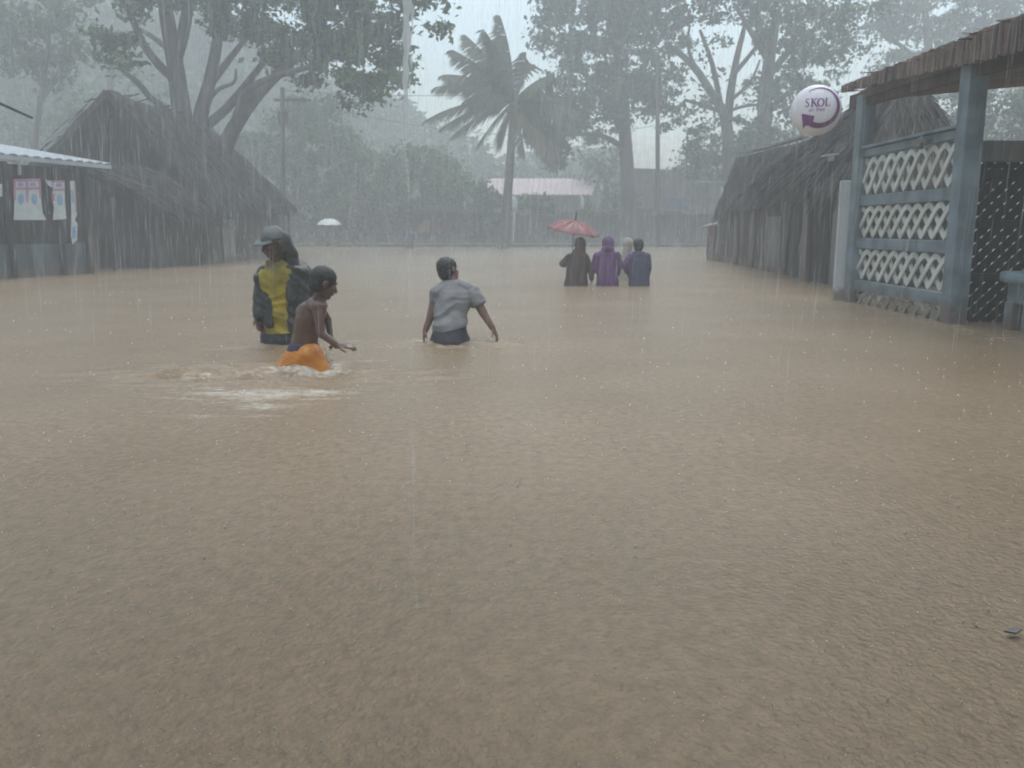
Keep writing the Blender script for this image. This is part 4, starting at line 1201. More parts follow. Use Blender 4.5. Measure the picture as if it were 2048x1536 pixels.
# ------------------------------------------------------------------ the porch over the camera, from whose eave the water pours
def porch():
    root = empty('porch_roof', (-.8, -1.2, 2.2), 'low tin porch roof over the viewpoint with water pouring off its eave', 'roof')
    mb = MB(); n = 80; vs, fs = [], []
    for k in range(n + 1):
        x = -6.2 + 10 * k / n; dz = .018 * math.sin(k * 2.1)
        vs += [(x, 1.78, 2.22 + dz), (x, -1.6, 2.64 + dz), (x, 1.78, 2.2 + dz), (x, -1.6, 2.62 + dz)]
    for k in range(n):
        o = 4 * k; fs += [(o, o + 1, o + 5, o + 4), (o + 2, o + 6, o + 7, o + 3), (o, o + 4, o + 6, o + 2), (o + 1, o + 3, o + 7, o + 5)]
    mb.add(vs, fs); mb.build('sheet', M['tin'], root)
    for x in (-6, -3, 0, 3.5):
        r = MB(); r.bar((x, 1.7, 2.13), (x, -1.5, 2.53), .1, .06); r.build('rafter', M['plank'], root)
    for x in (-6, 3.6):
        r = MB(); r.box((x, -1.4, .87), (.12, .12, 3.2)); r.build('post', M['plank'], root)
porch()
# ------------------------------------------------------------------ people
def fold(direction, freq, amp, seed=0.0):
    """cloth creases running across a direction"""
    d = Vector(direction).normalized()
    def f(p):
        q = Vector((p.dot(d) * freq, p.x * 2.2 + seed, p.z * 2.2 - p.y * 1.5))
        n = mnoise.noise(q + Vector((mnoise.noise(p * 5) * .9, 0, 0)))
        return amp * (abs(n) * -1.6 + .35) + mnoise.noise(p * 14) * amp * .35
    return f

def head(mb, c, fwd, up, s=.23, ears=True):
    """skull, face, nose, jaw, ears; c is the middle of the head, s its height"""
    Fw = Vector(fwd).normalized(); U = Vector(up); U = (U - Fw * U.dot(Fw)).normalized(); Rr = Fw.cross(U)
    k = s / .23
    P = lambda r, f, u: Vector(c) + (Rr * r + Fw * f + U * u) * k
    mb.ell(P(0, -.015, .025), (.074 * k, .094 * k, .09 * k), Rr, U)
    mb.ell(P(0, .03, -.04), (.058 * k, .062 * k, .075 * k), Rr, U)
    mb.ell(P(0, .058, -.088), (.03 * k, .028 * k, .022 * k), Rr, U)          # chin
    mb.caps(P(0, .088, .005), P(0, .108, -.032), .009 * k, .014 * k, 8)        # nose
    mb.ell(P(0, .083, .028), (.05 * k, .012 * k, .012 * k), Rr, U)             # brow
    mb.ell(P(0, .088, -.058), (.026 * k, .012 * k, .012 * k), Rr, U)           # lips
    for sx in (-1, 1):
        mb.ell(P(.03 * sx, .07, -.02), (.022 * k, .018 * k, .018 * k), Rr, U)  # cheek
        if ears:
            mb.ell(P(.076 * sx, -.012, -.005), (.012 * k, .022 * k, .032 * k), Rr, U)
    return P, Rr, Fw, U, k

def hand(mb, wrist, d, n, s=1.0, curl=.5, thumb=1):
    """palm, four bent fingers and a thumb leaving the side of the palm"""
    w = Vector(wrist); d = Vector(d).normalized(); n = Vector(n); n = (n - d * n.dot(d)).normalized(); sd = d.cross(n)
    mb.ell(w + d * .045 * s, (.052 * s, .04 * s, .017 * s), d, n, 12, 8)
    mb.caps(w - d * .02 * s, w + d * .03 * s, .024 * s, .024 * s, 10)
    for i, (o, l) in enumerate(((-.031, .066), (-.0105, .078), (.0105, .073), (.031, .056))):
        b = w + d * (.082 - abs(o) * .25) * s + sd * o * s
        d1 = (d + sd * o * 3 + n * curl * .6).normalized(); d2 = (d + n * curl * 1.8).normalized(); d3 = (d * .6 + n * curl * 2.6).normalized()
        p1 = b + d1 * l * .45 * s; p2 = p1 + d2 * l * .33 * s; p3 = p2 + d3 * l * .24 * s
        mb.caps(b - d * .02 * s, p1, .0105 * s, .0098 * s, 8); mb.caps(p1, p2, .0098 * s, .009 * s, 8); mb.caps(p2, p3, .009 * s, .008 * s, 8)
    t0 = w + d * .02 * s + sd * .03 * s * thumb
    t1 = t0 + (d * .55 + sd * .75 * thumb + n * .2).normalized() * .042 * s
    t2 = t1 + (d * .85 + sd * .3 * thumb + n * .4).normalized() * .032 * s
    mb.caps(t0, t1, .014 * s, .011 * s, 8); mb.caps(t1, t2, .011 * s, .009 * s, 8)

def person_obj(mb, label, base, mat_='skin', voxel=.0065, group=None, smooth=3):
    me = remeshed(mb, voxel, smooth)
    o = link_mesh('person', me, M[mat_], base=base)
    return tag(o, label, 'person', group)

def wear(name, mb, m, parent, voxel=.0075, wrinkle=None, cuts=(), smooth=3):
    return link_mesh(name, remeshed(mb, voxel, smooth, wrinkle, cuts), M[m], parent)

def hair_cap(name, P, Rr, Fw, U, k, parent, front=.02, m='hair', bulk=1.0, nape=-.05, spike=.004):
    mb = MB()
    mb.ell(P(0, -.018, .032), (.082 * k * bulk, .101 * k * bulk, .092 * k * bulk), Rr, U, 24, 16)
    mb.ell(P(0, -.05, -.02), (.07 * k * bulk, .06 * k * bulk, .075 * k * bulk), Rr, U)
    def wr(p):
        return spike * (mnoise.noise(p * 60) + .8 * mnoise.noise(p * 25))
    pl = P(0, front + .035, .05)
    me = remeshed(mb, .006, 1, wr, [(P(0, .062, .03), Fw + U * -.55), (P(0, 0, nape), -U + Fw * .35)])
    return link_mesh(name, me, M[m], parent)

# ---- man in the yellow shirt
def man_yellow():
    Y = A_pos.y
    L = lambda px, py, dy=0.0: at(px, py, Y + dy)
    base = L(570, 688); base.z = -.75
    b = MB()
    # legs in the water, trunk, neck
    for sx, ft in ((-1, -.12), (1, .12)):
        hip = L(570 + 24 * sx, 676, .01 * sx); kn = hip + Vector((-.03, ft, -.36)); an = kn + Vector((.03, .02, -.36))
        b.caps(hip, kn, .085, .06); b.caps(kn, an, .058, .042); b.ell(an + Vector((-.03, -.05, -.03)), (.05, .11, .035))
    b.loft([(L(571, 690), .15, .1, 0), (L(570, 660), .15, .1, 10), (L(568, 620, -.01), .145, .1, 12), (L(566, 575, -.02), .17, .11, 14), (L(564, 545, -.03), .17, .1, 15), (L(558, 530, -.05), .09, .07, 15)])
    b.caps(L(558, 540, -.05), L(550, 505, -.1), .055, .05)
    fwd = Vector((-.62, -.72, -.28)); up = Vector((-.2, -.25, 1))
    P, Rr, Fw, U, k = head(b, L(546, 486, -.13), fwd, up, .215)
    sh_r, el_r, wr_r = L(526, 548, -.05), L(520, 600, -.08), L(518, 634, -.12)
    sh_l, el_l, wr_l = L(606, 545, .03), L(622, 605, .05), L(604, 650, -.03)
    b.caps(sh_r, el_r, .048, .04); b.caps(el_r, wr_r, .038, .027)
    hand(b, wr_r, Vector((.02, -.05, -1)), Vector((.6, -.5, .1)), .85, .55, 1)
    b.caps(sh_l, el_l, .048, .04); b.caps(el_l, wr_l, .038, .027)
    hand(b, wr_l, Vector((-.4, -.3, -.8)), Vector((-.6, .2, 0)), .85, .5, -1)
    o = person_obj(b, 'man wading in a grey cap, dark open jacket and yellow shirt', base)
    # eyes
    e = MB()
    for sx in (-1, 1):
        e.ell(P(.029 * sx, .083, .008), (.012 * k, .008 * k, .008 * k), Rr, U, 10, 8)
    e.build('eyes', M['eye'], o, smooth=True)
    # yellow shirt
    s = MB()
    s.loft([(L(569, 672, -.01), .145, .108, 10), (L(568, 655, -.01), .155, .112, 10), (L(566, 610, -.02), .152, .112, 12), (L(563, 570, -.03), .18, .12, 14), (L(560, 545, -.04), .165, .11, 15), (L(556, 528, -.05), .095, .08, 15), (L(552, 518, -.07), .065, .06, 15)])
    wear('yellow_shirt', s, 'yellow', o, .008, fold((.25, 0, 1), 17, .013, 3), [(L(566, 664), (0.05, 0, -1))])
    # dark jacket hanging open: back, two fronts, sleeves, wet hood behind the neck
    j = MB()
    j.loft([(L(583, 668, .07), .155, .085, 14), (L(584, 640, .07), .165, .09, 14), (L(583, 590, .065), .165, .095, 14), (L(580, 555, .05), .185, .1, 16), (L(572, 532, .02), .15, .09, 16), (L(565, 518, -.01), .07, .06, 16)])
    j.caps(L(520, 556, -.085), L(531, 640, -.10), .05, .036)
    j.caps(L(533, 540, -.085), L(538, 650, -.13), .05, .038)
    j.caps(L(606, 548, -.02), L(603, 640, -.085), .058, .05)
    j.caps(L(588, 545, -.06), L(586, 655, -.12), .056, .042)
    j.caps(L(574, 536, -.08), L(583, 600, -.13), .034, .034)
    j.caps(sh_r, el_r, .062, .055); j.caps(el_r, wr_r + Vector((0, 0, .01)), .055, .043)
    j.caps(sh_l, el_l, .068, .058); j.caps(el_l, wr_l, .056, .044)
    j.caps(L(540, 540, -.02), L(600, 540, .05), .07, .075)
    hd = MB()
    hd.ell(P(0, -.055, .0), (.094 * k, .1 * k, .105 * k), Rr, U)          # hood over the back of the cap
    hd.caps(P(0, -.08, -.01), L(584, 545, .05), .08, .1); hd.caps(L(580, 525, .04), L(600, 556, .06), .075, .09); hd.caps(P(0, -.05, -.06), L(566, 532, .02), .08, .07)
    wear('hood', hd, 'hood', o, .008, fold((.5, 0, 1), 16, .014, 2))
    wear('jacket', j, 'jacket', o, .008, fold((.5, .2, 1), 16, .014, 8), [(L(575, 672), (0.1, 0, -1))])
    # cap: crown and brim
    c = MB()
    c.ell(P(0, -.012, .045), (.085 * k, .108 * k, .088 * k), Rr, U, 24, 16)
    me = remeshed(c, .006, 2, lambda p: .002 * mnoise.noise(p * 40), [(P(0, 0, .038), -U + Fw * .12)])
    cap = link_mesh('cap', me, M['cap'], o)
    br = MB()
    vs, n = [], 14
    for dz in (0, -.006):
        for i in range(n + 1):
            a = math.pi * i / n
            vs.append(P(.083 * math.cos(a), .058 + .045 * math.sin(a) * .4, .046 + dz))
        for i in range(n + 1):
            a = math.pi * i / n
            vs.append(P(.084 * math.cos(a), .06 + .118 * math.sin(a) ** .7, .036 + dz - .012 * math.cos(a) ** 2))
    m1 = n + 1
    fs = []
    for i in range(n):
        fs += [(i, i + 1, m1 + i + 1, m1 + i), (2 * m1 + i, 3 * m1 + i, 3 * m1 + i + 1, 2 * m1 + i + 1), (m1 + i, m1 + i + 1, 3 * m1 + i + 1, 3 * m1 + i), (i, 2 * m1 + i, 2 * m1 + i + 1, i + 1)]
    br.add(vs, fs)
    br.build('brim', M['cap'], cap, smooth=True)
    # shorts
    t = MB()
    t.loft([(L(571, 700), .16, .112, 0), (L(571, 676), .16, .112, 8), (L(570, 655), .15, .105, 10)])
    for sx, ft in ((-1, -.05), (1, .05)):
        hip = L(570 + 24 * sx, 676, .01 * sx); t.caps(hip, hip + Vector((-.02, ft, -.25)), .1, .095)
    wear('shorts', t, 'shorts', o, .01, fold((0, 0, 1), 16, .006, 5))
man_yellow()

# ---- bare-chested boy in orange shorts
def boy_orange():
    Y = B_pos.y
    L = lambda px, py, dy=0.0: at(px, py, Y + dy)
    base = L(606, 738); base.z = -.7
    b = MB()
    b.loft([(L(606, 720), .092, .085, -10), (L(607, 695), .088, .075, -15), (L(612, 665, .0), .084, .07, -20), (L(620, 635, .0), .098, .08, -28), (L(627, 610, .0), .098, .075, -35), (L(634, 596, .005), .045, .045, -35)])
    b.ell(L(616, 628, -.045), (.05, .03, .06)); b.ell(L(604, 628, .03), (.045, .04, .06))
    b.caps(L(633, 602, .01), L(644, 580, .01), .038, .036)
    fwd = Vector((.8, .48, -.36)); up = Vector((.38, .15, 1))
    P, Rr, Fw, U, k = head(b, L(648, 566, .01), fwd, up, .2)
    sn, en, wn_ = L(634, 614, -.1), L(642, 667, -.15), L(677, 692, -.17)
    b.caps(L(626, 608, -.04), sn, .045, .042)
    b.caps(sn, en, .037, .029); b.caps(en, wn_, .028, .02)
    hand(b, wn_, Vector((1, -.05, .05)), Vector((-.1, .3, -.9)), .76, .45, -1)
    sf, ef, wf = L(634, 608, .11), L(655, 640, .15), L(660, 668, .1)
    b.caps(L(628, 606, .05), sf, .042, .04)
    b.caps(sf, ef, .036, .028); b.caps(ef, wf, .027, .02)
    hand(b, wf, Vector((.3, -.3, -.8)), Vector((-.7, 0, -.2)), .72, .5, 1)
    hipt, hipl = L(596, 712, .03), L(620, 712, -.04)
    kt, kl = L(555, 770, .05), L(648, 770, -.05)
    b.caps(hipt, kt, .07, .05); b.caps(kt, kt + Vector((-.06, .05, -.3)), .046, .034); b.ell(kt + Vector((-.02, .05, -.36)), (.08, .04, .03))
    b.caps(hipl, kl, .07, .05); b.caps(kl, kl + Vector((-.02, 0, -.33)), .046, .034); b.ell(kl + Vector((.04, 0, -.38)), (.08, .04, .03))
    o = person_obj(b, 'bare-chested boy in orange shorts striding through the churned brown water', base, voxel=.0055)
    hair_cap('hair', P, Rr, Fw, U, k, o, nape=-.065, spike=.003)
    s = MB()
    s.loft([(L(604, 728), .105, .1, -10), (L(606, 712), .108, .096, -10), (L(607, 696), .1, .085, -14)])
    s.caps(hipt, hipt.lerp(kt, .72), .09, .085); s.caps(hipl, hipl.lerp(kl, .72), .09, .085)
    dk = (kt - hipt).normalized()
    wear('shorts', s, 'orange', o, .007, fold((.5, .2, 1), 26, .006, 2))
    w = MB()
    w.loft([(L(606, 702), .104, .089, -12), (L(607, 693), .099, .085, -14), (L(608, 686), .09, .078, -15)])
    wear('waistband', w, 'navyband', o, .0065, fold((0, 0, 1), 30, .003, 4))
boy_orange()

# ---- youth in the grey shirt seen from behind
def youth_grey():
    Y = C_pos.y
    L = lambda px, py, dy=0.0: at(px, py, Y + dy)
    base = L(901, 687); base.z = -.75
    b = MB()
    for sx, ft in ((-1, .1), (1, -.02)):
        hip = L(900 + 17 * sx, 682, .02); kn = hip + Vector((.02 * sx, ft, -.36)); an = kn + Vector((0, -.03, -.36))
        b.caps(hip, kn, .08, .055); b.caps(kn, an, .052, .038); b.ell(an + Vector((0, .05, -.03)), (.04, .1, .032))
    b.loft([(L(900, 695), .135, .1, 0), (L(900, 668, .01), .13, .095, 0), (L(902, 640, .03), .112, .074, 0), (L(905, 605, .07), .13, .076, -3), (L(908, 580, .1), .138, .074, -5), (L(905, 566, .12), .07, .06, -5)])
    b.caps(L(905, 572, .125), L(899, 552, .155), .046, .046)
    fwd = Vector((.62, .75, .02)); up = Vector((-.28, .1, 1))
    P, Rr, Fw, U, k = head(b, L(897, 541, .16), fwd, up, .2)
    sl, el, wl = L(873, 588, .08), L(862, 632, .05), L(851, 660, .03)
    sr, er, wr = L(944, 584, .08), L(967, 627, .05), L(985, 656, .03)
    b.caps(L(890, 578, .1), sl, .06, .05); b.caps(L(925, 576, .1), sr, .06, .05)
    b.caps(sl, el, .043, .036); b.caps(el, wl, .034, .025); hand(b, wl, Vector((-.25, -.05, -1)), Vector((1, .2, -.2)), .8, .35, 1)
    b.caps(sr, er, .043, .036); b.caps(er, wr, .034, .025); hand(b, wr, Vector((.5, -.05, -.85)), Vector((-.8, .2, -.4)), .8, .4, -1)
    o = person_obj(b, 'youth in a soaked grey t-shirt wading away with arms held out and head turned aside', base, 'skin_light')
    hair_cap('hair', P, Rr, Fw, U, k, o, nape=-.055, spike=.006, bulk=1.03)
    s = MB()
    s.loft([(L(900, 665, .01), .137, .105, 0), (L(900, 650, .01), .137, .103, 0), (L(902, 635, .03), .134, .1, 0), (L(905, 605, .07), .152, .102, -3), (L(908, 582, .1), .16, .095, -5), (L(908, 571, .12), .125, .085, -5), (L(904, 560, .13), .07, .064, -5)])
    s.caps(L(893, 576, .1), sl, .066, .062); s.caps(L(922, 574, .1), sr, .068, .062)
    ml, mr = sl.lerp(el, .42), sr.lerp(er, .62)
    def sleeve(a, c, r0, r1):
        s.tube([a, a.lerp(c, .5), c], [r0, (r0 + r1) / 2, r1], 16)
    sleeve(sl - (ml - sl) * .1, ml, .062, .056); sleeve(sr - (mr - sr) * .1, mr, .064, .06)
    f1, f2 = fold((-.5, .1, 1), 15, .018, 1), fold((.12, .1, 1), 18, .018, 5)
    def wr_(p):
        q = p - L(905, 620, .05)
        w = min(1, max(0, (q.x + .03) / .1)); w = w * w * (3 - 2 * w)
        a = f1(p) * (1 - w) + f2(p) * w
        return a * (1.0 if q.z < .1 else max(.35, 1 - (q.z - .1) * 8))
    wear('t_shirt', s, 'tee', o, .0062, wr_, [(L(900, 659), (.22, 0, -1))], smooth=2)
    t = MB()
    t.loft([(L(900, 700), .142, .115, 0), (L(900, 680, .0), .145, .115, 0), (L(900, 660, .01), .134, .1, 0), (L(900, 650, .02), .126, .094, 0)])
    for sx, ft in ((-1, .1), (1, -.02)):
        hip = L(900 + 17 * sx, 682, .02); t.caps(hip, hip + Vector((.02 * sx, ft * .7, -.25)), .095, .09)
    wear('shorts', t, 'shorts', o, .008, fold((0, 0, 1), 18, .006, 5))
youth_grey()

# ---- the group under the red umbrella
T_pos = on_water(1213, 571)
GT = 'people wading away beside the red umbrella'
def waders():
    Y = T_pos.y
    L = lambda px, py, dy=0.0: at(px, py, Y + dy)
    def legs(b, px, dy=0.0):
        for sx in (-1, 1):
            hip = L(px + 10 * sx, 568, dy); b.caps(hip, hip + Vector((0, .05 * sx, -.36)), .085, .06); b.caps(hip + Vector((0, .05 * sx, -.36)), hip + Vector((0, .03, -.7)), .058, .042)
            b.ell(hip + Vector((0, .07, -.72)), (.04, .1, .03))
    # woman in brown holding the umbrella
    base = L(1152, 573); base.z = -.75
    b = MB(); legs(b, 1152)
    b.loft([(L(1152, 575), .17, .13, 0), (L(1152, 550), .15, .12, 0), (L(1155, 525), .15, .11, 0), (L(1157, 510), .13, .09, 0), (L(1158, 502), .06, .06, 0)])
    b.caps(L(1158, 508, .02), L(1160, 494, .03), .05, .05)
    P, Rr, Fw, U, k = head(b, L(1160, 490, .05), (.1, 1, 0), (0, 0, 1), .2)
    sl, el, wl = L(1140, 515, .02), L(1126, 527, .05), L(1145, 508, .22)
    b.caps(sl, el, .05, .042); b.caps(el, wl, .038, .028); hand(b, wl, Vector((.3, .3, .8)), Vector((.6, .3, 0)), .8, 1.0, -1)
    sr, er, wr = L(1172, 515, .02), L(1183, 540, .02), L(1183, 556, .0)
    b.caps(sr, er, .048, .04); b.caps(er, wr, .036, .026); hand(b, wr, Vector((.05, 0, -1)), Vector((-1, 0, 0)), .8, .4, 1)
    o = person_obj(b, 'woman in brown with a dark brown headscarf holding the red umbrella', base, voxel=.009, group=GT)
    s = MB()
    s.loft([(L(1152, 584), .20, .16, 0), (L(1152, 572), .19, .15, 0), (L(1153, 548), .168, .135, 0), (L(1156, 525), .165, .12, 0), (L(1157, 512), .145, .1, 0), (L(1158, 503), .08, .075, 0)])
    s.caps(sl, el, .066, .066); s.caps(el, L(1138, 516, .16), .062, .046); s.caps(sr, er, .062, .055); s.caps(er, wr, .053, .042)
    wear('dress', s, 'brown', o, .01, fold((1, 0, .1), 14, .016, 2))
    h = MB()
    h.ell(L(1160, 488, .04), (.095, .11, .11)); h.caps(L(1161, 496, .0), L(1163, 520, -.05), .085, .075); h.caps(L(1158, 500, .0), L(1150, 512, -.03), .075, .07); h.caps(L(1163, 515, -.06), L(1164, 534, -.07), .07, .05)
    wear('headscarf', h, 'brown', o, .009, fold((1, 0, .2), 16, .006, 7))
    # woman in purple
    base = L(1214, 571); base.z = -.75
    b = MB(); legs(b, 1214)
    b.loft([(L(1214, 572), .15, .12, 0), (L(1214, 545), .14, .11, 0), (L(1214, 522), .15, .11, 0), (L(1214, 507), .14, .09, 0), (L(1215, 499), .06, .06, 0)])
    b.caps(L(1215, 504, .02), L(1216, 492, .03), .05, .05)
    P, Rr, Fw, U, k = head(b, L(1216, 488, .04), (0, 1, 0), (0, 0, 1), .2)
    sl, el, wl = L(1195, 512, .0), L(1186, 535, .02), L(1183, 552, .08)
    sr, er, wr = L(1234, 512, .0), L(1240, 532, .03), L(1236, 546, .14)
    for a, c, d, sg in ((sl, el, wl, 1), (sr, er, wr, -1)):
        b.caps(a, c, .048, .04); b.caps(c, d, .036, .027); hand(b, d, Vector((0, .4, -.9)), Vector((sg, 0, 0)), .8, .4, sg)
    o = person_obj(b, 'person in a purple hooded top in the middle of the wading group', base, voxel=.009, group=GT)
    s = MB()
    s.loft([(L(1214, 582), .185, .145, 0), (L(1214, 570), .182, .142, 0), (L(1214, 545), .17, .13, 0), (L(1214, 522), .172, .12, 0), (L(1214, 508), .155, .1, 0), (L(1215, 499), .085, .08, 0)])
    for a, c, d in ((sl, el, wl), (sr, er, wr)):
        s.caps(a, c, .068, .06); s.caps(c, d, .058, .045)
    s.ell(L(1216, 487, .03), (.098, .11, .118)); s.ell(L(1215, 498, -.02), (.1, .09, .075)); s.caps(L(1217, 478, .03), L(1218, 474.5, .0), .05, .03)
    wear('hooded_top', s, 'purple', o, .01, fold((1, 0, .15), 13, .016, 4))
    # person in navy with purple sleeve
    base = L(1279, 571); base.z = -.75
    b = MB(); legs(b, 1278)
    b.loft([(L(1278, 572), .145, .12, 0), (L(1278, 545), .138, .11, 0), (L(1279, 522), .148, .11, 0), (L(1279, 509), .13, .09, 0), (L(1277, 502), .06, .06, 0)])
    b.caps(L(1277, 506, .02), L(1276, 496, .03), .05, .05)
    P, Rr, Fw, U, k = head(b, L(1276, 491, .03), (-.3, 1, 0), (0, 0, 1), .2)
    sl, el, wl = L(1262, 513, .0), L(1249, 530, -.02), L(1257, 549, .1)
    sr, er, wr = L(1294, 513, .0), L(1297, 535, -.02), L(1295, 556, .05)
    for a, c, d, sg in ((sl, el, wl, 1), (sr, er, wr, -1)):
        b.caps(a, c, .046, .038); b.caps(c, d, .034, .026); hand(b, d, Vector((.1, .4, -.9)), Vector((sg, 0, 0)), .8, .4, sg)
    o = person_obj(b, 'dark haired person in a navy top with a purple sleeve at the group end', base, voxel=.009, group=GT)
    hair_cap('hair', P, Rr, Fw, U, k, o, nape=-.09, spike=.006, bulk=1.12)
    s = MB()
    s.loft([(L(1278, 582), .17, .138, 0), (L(1278, 570), .168, .135, 0), (L(1278, 545), .16, .125, 0), (L(1279, 522), .165, .118, 0), (L(1279, 510), .15, .1, 0), (L(1277, 502), .08, .075, 0)])
    s.caps(sr, er, .062, .054); s.caps(er, sr.lerp(wr, .85), .05, .044)
    wear('navy_top', s, 'navy', o, .01, fold((1, 0, .15), 13, .009, 9))
    s = MB(); s.caps(sl, el, .066, .058); s.caps(el, el.lerp(wl, .7), .055, .045)
    wear('purple_sleeve', s, 'purple', o, .01, fold((0, 0, 1), 18, .006, 1))
    # person in a pale scarf a step ahead
    Y2 = Y + 1.3
    L2 = lambda px, py, dy=0.0: at(px, py, Y2 + dy)
    base = L2(1256, 560); base.z = -.75
    b = MB()
    for sx in (-1, 1):
        hip = L2(1256 + 9 * sx, 558); b.caps(hip, hip + Vector((0, .05 * sx, -.36)), .08, .06); b.caps(hip + Vector((0, .05 * sx, -.36)), hip + Vector((0, .03, -.7)), .055, .042)
    b.loft([(L2(1256, 566), .14, .11, 0), (L2(1256, 540), .13, .1, 0), (L2(1256, 520), .14, .1, 0), (L2(1256, 508), .12, .09, 0), (L2(1256, 500), .055, .055, 0)])
    b.caps(L2(1256, 505), L2(1256, 494), .048, .048)
    head(b, L2(1256, 490, .02), (0, 1, 0), (0, 0, 1), .2)
    for sx in (-1, 1):
        a = L2(1256 + 16 * sx, 513); c = L2(1256 + 17 * sx, 534); d = L2(1256 + 15 * sx, 550, .1)
        b.caps(a, c, .045, .038); b.caps(c, d, .035, .026); hand(b, d, Vector((0, .3, -.9)), Vector((-sx, 0, 0)), .8, .4, -sx)
    o = person_obj(b, 'person in a pale beige scarf half hidden behind the navy top wader', base, voxel=.01, group=GT)
    s = MB(); s.loft([(L2(1256, 572), .16, .13, 0), (L2(1256, 540), .15, .12, 0), (L2(1256, 520), .155, .11, 0), (L2(1256, 508), .13, .1, 0), (L2(1256, 499), .07, .07, 0)])
    wear('shirt', s, 'pale_cloth', o, .011, fold((1, 0, .1), 12, .008, 3))
    s = MB(); s.ell(L2(1256, 488, .0), (.095, .105, .11)); s.caps(L2(1255, 497, -.02), L2(1252, 512, -.03), .085, .075)
    wear('scarf', s, 'pale_cloth', o, .01, fold((1, 0, .1), 14, .006, 6))
    return L(1145, 508, .22)
HAND = waders()

def umbrella(name, label, top, bottom, rx, drop, m, lean=(0, 0), ribs=8, spike=.12, rim_white=False, hold=None):
    """scalloped canopy, ribs under it, shaft with a crook handle"""
    ax = Vector((lean[0], lean[1], 1)).normalized()
    root = empty(name, bottom, label, 'umbrella')
    X = Vector((0, 1, 0)).cross(ax).normalized(); Yv = ax.cross(X)
    n = ribs * 6; rows = 9
    vs, fs = [], []
    for lay in (0, 1):
        for j in range(rows + 1):
            t = j / rows
            for i in range(n):
                a = 2 * math.pi * i / n
                ph = abs(math.sin(a * ribs / 2))            # 0 on a rib, 1 between two
                rr = rx * t * (1 - .055 * t * ph)
                z = -drop * (t ** 2.6) + drop * .1 * t * t * ph * (t > .9) - .05 * math.sin(math.pi * min(1, t * 1.02)) * ph - lay * .004
                vs.append(top + X * rr * math.cos(a) + Yv * rr * math.sin(a) + ax * z)
    o = (rows + 1) * n
    for j in range(rows):
        for i in range(n):
            p, q = j * n + i, j * n + (i + 1) % n
            fs += [(p, q, q + n, p + n), (o + p, o + p + n, o + q + n, o + q)]
    for i in range(n):
        p, q = rows * n + i, rows * n + (i + 1) % n
        fs.append((p, q, o + q, o + p))
    c = MB(); c.add(vs, fs); c.build('canopy', M[m], root, smooth=True)
    s = MB(); s.tube([top + ax * .0, top - ax * drop, bottom], .007, 8)
    s.build('shaft', M['metal'], root, smooth=True)
    f = MB(); f.tube([top - ax * .01, top + ax * spike * .5, top + ax * spike], [.012, .009, .005], 8); f.build('tip', M['metal'], root, smooth=True)
    for k in range(ribs):
        a = 2 * math.pi * k / ribs
        P = []
        for j in range(7):
            t = j / 6
            P.append(top + (X * math.cos(a) + Yv * math.sin(a)) * rx * t + ax * (-drop * t ** 2.6 - .012))
        r = MB(); r.tube(P, .004, 5); r.build('rib', M['metal'], root)
    h = MB()
    hp = [bottom + X * (.03 * (1 - math.cos(b))) - ax * (.03 * math.sin(b)) for b in [k * math.pi / 8 for k in range(9)]]
    h.tube([bottom + ax * .09] + hp, .013, 8); h.build('handle', M['dark'], root, smooth=True)
Y = T_pos.y + .28
tp = at(1151, 440, Y)
umbrella('umbrella', 'red umbrella tilted over the woman in brown', tp, HAND - Vector((-.0, 0, .07)), .425, .2, 'red_umb', (.17, -.1), 8, .17)

